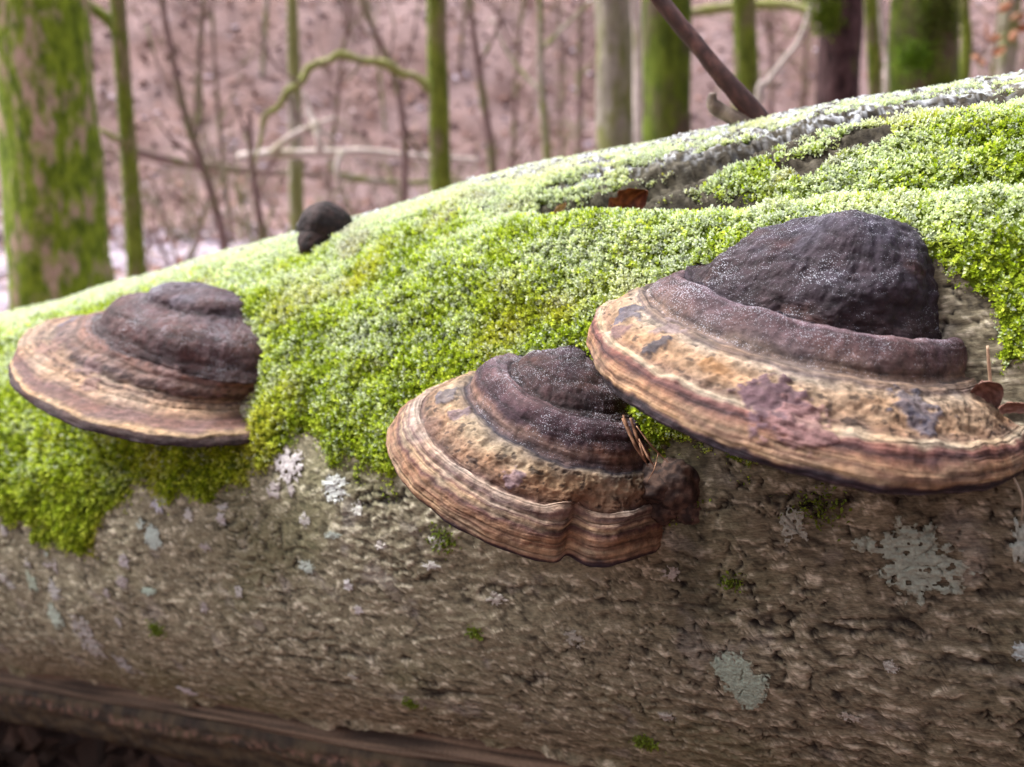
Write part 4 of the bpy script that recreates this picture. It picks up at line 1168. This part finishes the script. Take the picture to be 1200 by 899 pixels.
tree('grey_tree', 'smooth grey trunk at centre right, left of a pale stem', (718, 0), (722, 170), 5.6, 44, 'grey', 9, limbs=4, seed=21, nseg=22)
tree('pale_tree', 'narrow pale trunk between the grey trunk and the wide mossy one', (748, 0), (748, 168), 7.2, 15, 'pale', 8, limbs=3, seed=22)
tree('mossy_tree', 'wide mossy trunk behind the broken branch', (781, 0), (782, 165), 4.8, 58, 'olive', 9, limbs=4, seed=23, nseg=24)
tree('mossy_tree', 'slim light green trunk right of the broken branch', (872, 0), (877, 120), 5.5, 29, 'green', 8, limbs=3, seed=24)
t16, p16, _ = tree('dark_trunk', 'dark red brown trunk with a green moss tuft, right of centre', (985, 0), (981, 125), 4.0, 54, 'dark', 5, limbs=2, seed=25, nseg=24)
tree('mossy_tree', 'thin greenish stem right of the dark red brown trunk', (1021, 0), (1027, 110), 5.2, 16, 'green', 7, limbs=3, seed=26)
stem('sapling', 'pale thin stem leaning beside the dark trunk', [(1010, -150), (1030, 0), (1034, 40), (1040, 100)], 5.4, 10, 'pale', seed=27)
t18, p18, _ = tree('broad_tree', 'broad olive green trunk at upper right behind the log', (1087, 0), (1085, 100), 4.4, 78, 'olive', 9, limbs=4, seed=28, nseg=28)
tree('grey_tree', 'slim grey trunk near the right picture edge', (1186, 0), (1180, 90), 6.0, 22, 'grey', 8, limbs=3, seed=29)
stem('sapling', 'greenish thin stem right of the broad olive trunk', [(1128, -150), (1130, 0), (1130, 90)], 6.0, 13, 'green', seed=30)
stem('sapling', 'pale bent stem between light green and dark trunks', [(962, -40), (940, 40), (918, 72), (898, 100), (888, 130)], 5.0, 9, 'pale', seed=31)
A_ = lambda x, y, Y: np.array(at(x, y, Y))
o = tube_obj('hanging_bough', [tube([A_(790, 18, 6.4), A_(860, 8, 6.4), A_(920, 6, 6.3), A_(955, 16, 6.2), A_(990, 30, 6.2)], [.03, .034, .03, .026, .02], 8, 5, .12)], MB['lime'])
tag(o, 'pale green horizontal bough at the upper edge between two trunks', 'bough')


# moss tufts on trunks: small leaf fluff
def moss_clump(root, cen, r, n, seed, c0=(70, 92, 22), c1=(122, 144, 40)):
    rg = np.random.default_rng(seed)
    d = rg.normal(size=(n, 3)); d /= np.linalg.norm(d, axis=1)[:, None]
    off = rg.normal(size=(n, 3)) * np.array([.62, .25, .62]) * (1 + .5 * noise(d[:, 0] * 3, d[:, 2] * 3, seed * 1.0, 610))[:, None]
    P = np.asarray(cen) + off * np.array(r) + np.array([0, .6, 0]) * r[1]
    s1 = np.cross(d, rg.normal(size=(n, 3))); s1 /= np.linalg.norm(s1, axis=1)[:, None]
    L = rg.uniform(.010, .022, (n, 1))
    V = np.stack([P, P + d * L * .5 - s1 * L * .3, P + d * L, P + d * L * .5 + s1 * L * .3], 1)
    c = mixc(lin(*c0) * np.ones((n, 3)), lin(*c1), rg.random(n))
    o = mesh_obj('moss_clump', V.reshape(-1, 3), np.arange(n * 4).reshape(-1, 4), M_MOSS, root, np.repeat(c, 4, 0), smooth=False)
    tag(o, kind='stuff')


rr = 54 * .5 * 4.0 / F_PX
moss_clump(p16, A_(970, 18, 4.0 - rr * .9), (.055, .03, .06), 900, 1)
moss_clump(p16, A_(962, -20, 4.0 - rr * .8), (.06, .04, .09), 900, 2)
rr = 78 * .5 * 4.4 / F_PX
moss_clump(p18, A_(1076, 68, 4.4 - rr), (.075, .03, .06), 900, 3, (76, 110, 24), (120, 156, 40))
moss_clump(p18, A_(1100, 20, 4.4 - rr), (.10, .03, .10), 900, 4, (66, 80, 26), (92, 108, 36))

# fallen dead branches on the forest floor
def dead_branch(label, path, Y, w, kind, twigs=(), seed=0):
    pts = [A_(x, y, Y + dy) for x, y, dy in path]
    root = empty('dead_branch', tuple(pts[0])); tag(root, label, 'branch', 'dead branches lying behind the log')
    r = w * .5 * Y / F_PX
    tube_obj('stem', [tube(pts, np.linspace(r, r * .5, len(pts)), 9, seed, .15)], MB[kind], root)
    for tw in twigs:
        tube_obj('twig', [tube([A_(x, y, Y + dy) for x, y, dy in tw], np.linspace(r * .7, r * .3, len(tw)), 7, seed, .1)], MB[kind], root)


dead_branch('long pale fallen branch with upright snags behind the log', [(280, 186, 0), (320, 181, 0), (370, 180, .1), (430, 178, .2), (490, 184, .3), (560, 188, .5)], 6.2, 13, 'pale', [[(318, 180, 0), (338, 162, -.1), (360, 150, -.1), (392, 138, -.1)], [(375, 178, 0), (372, 158, 0), (362, 128, .1), (356, 108, .1)], [(360, 130, .1), (375, 152, .1), (392, 165, .1)], [(400, 179, .1), (394, 200, 0), (400, 220, 0)]], 3)
dead_branch('thin fallen branch low on the frosted ground left of the mossy trunk', [(395, 205, 0), (440, 212, .2), (500, 214, .4), (600, 208, .8)], 8.0, 9, 'grey', [], 4)
dead_branch('dark fallen branch lying across the far edge of the flat ground', [(150, 175, 0), (210, 190, .3), (290, 200, .6), (380, 206, .9)], 11.5, 14, 'brown', [], 5)

# far saplings on the slope
proto = None
rg = np.random.default_rng(5)
spots = [(120, 16, 'left of the forked tree'), (180, 21, 'just right of the forked tree'), (232, 17, 'behind the crooked dark sapling'), (270, 13, 'just right of the crooked dark sapling'),
         (318, 19, 'left of the grey blurred stem'), (385, 16, 'under the crest of the arching bough'), (415, 21, 'under the arching bough, nearer its trunk'), (455, 18, 'left of the straight mossy trunk'),
         (540, 20, 'close to the right of the straight mossy trunk'), (590, 15, 'left of the thin pale grey stem'), (612, 22, 'close beside the thin pale grey stem'), (660, 17, 'right of the thin pale grey stem'),
         (680, 13.5, 'close to the left of the smooth grey trunk'), (835, 15, 'between wide mossy and light green trunks'), (905, 13, 'right of the slim light green trunk'), (930, 18, 'left of the dark red brown trunk'),
         (1145, 13, 'behind the orange brown leaves'), (1165, 17, 'left of the right edge grey trunk')]
protos = []
for v in range(3):
    root = empty('bare_sapling', (0, 0, 0))
    pts = [(0, 0, 0)]
    d = np.array([rg.normal(0, .06), 0, 1.0])
    for i in range(6):
        d = d + rg.normal(0, .07, 3) * (1, 1, 0)
        pts.append(tuple(np.array(pts[-1]) + d * 1.0))
    tube_obj('trunk', [tube(pts, np.linspace(.042, .012, 7), 8, v, .10)], MB[['brown', 'grey', 'brown'][v]], root)
    tb = []
    for i in range(9):
        h = rg.uniform(.6, 5.2)
        q = [np.interp(h, [p[2] for p in pts], [p[c] for p in pts]) for c in range(3)]
        aa = rg.uniform(0, 6.28)
        tb += limb_tubes(q, (math.cos(aa), math.sin(aa), .8), rg.uniform(.8, 1.8), .018, v * 50 + i, 1)
    tube_obj('crown', tb, MB[['brown', 'grey', 'brown'][v]], root)
    protos.append(root)
for i, (px, Y, where_) in enumerate(spots):
    src = protos[i % 3]
    if i < 3:
        o = src
    else:
        o = src.copy(); SC.collection.objects.link(o)
        for ch in src.children:
            c_ = ch.copy(); SC.collection.objects.link(c_); c_.parent = o
            c_.matrix_parent_inverse = Matrix.Identity(4)
    x = (px - 600) / F_PX * Y * .985
    o.location = (x, Y, float(ground_z(x, Y)) - .05)
    o.rotation_euler = (0, 0, rg.uniform(0, 6.28))
    sc_ = rg.uniform(.8, 1.5)
    o.scale = (sc_, sc_, sc_ * rg.uniform(.9, 1.3))
    tag(o, 'thin blurred sapling on the far slope ' + where_, 'sapling', 'far saplings on the slope')

# leafless thickets
for k, (px, Y, hgt, lab) in enumerate([(300, 9.0, 1.5, 'bare twiggy shrub behind the arching bough'), (590, 10.5, 1.6, 'bare twiggy shrub between the straight mossy trunk and the grey trunk'),
                                       (225, 11.0, 1.7, 'bare twiggy shrub on the slope right of the forked tree'), (430, 12.0, 1.8, 'bare twiggy shrub under the arching bough'),
                                       (835, 9.5, 1.9, 'bare twiggy shrub between wide mossy and light green trunks'), (940, 9.0, 1.9, 'bare twiggy shrub left of the dark red brown trunk'),
                                       (660, 9.0, 1.5, 'bare twiggy shrub left of the smooth grey trunk'), (180, 8.0, 1.4, 'low bare shrub on the frosted ground right of the forked tree'),
                                       (480, 8.5, 1.4, 'low bare shrub at the foot of the straight mossy trunk'), (370, 9.5, 1.3, 'low bare shrub behind the long pale fallen branch')]):
    x = (px - 600) / F_PX * Y * .985
    zb = float(ground_z(x, Y))
    root = empty('bare_shrub', (x, Y, zb)); tag(root, lab, 'shrub', 'leafless shrubs behind the log')
    for j in range(9):
        aa = rg.uniform(0, 6.28)
        tb = limb_tubes((x + rg.normal(0, .12), Y + rg.normal(0, .12), zb - .02), (math.cos(aa) * .7, math.sin(aa) * .7, 1.1), hgt * rg.uniform(.7, 1.2), .013, 900 + k * 20 + j, 1)
        tube_obj('stem', tb, MB['brown' if k % 2 else 'grey'], root)

# twigs still holding dry beech leaves, upper right
tw = empty('leafy_twig', tuple(A_(1200, 10, 3.6))); tag(tw, 'twig with dry orange brown leaves hanging at the upper right', 'twig')
tube_obj('stem', [tube([A_(1260, -40, 3.7), A_(1215, 0, 3.6), A_(1185, 25, 3.6), A_(1160, 45, 3.6), A_(1146, 72, 3.6)], [.006, .005, .004, .003, .002], 7, 3)], MB['brown'], tw)
for k, (x, y) in enumerate([(1158, 36), (1166, 44), (1150, 70), (1144, 64), (1192, 18), (1198, 30), (1178, 8), (1210, 12), (1186, 40), (1172, 60)]):
    p = A_(x, y, 3.6 + rg.normal(0, .03))
    v1, v2 = rg.normal(size=3), rg.normal(size=3)
    leaf('leaf', p, v1, v2, .055, .034, .25, (160, 104, 72), (204, 150, 116), k, tw)
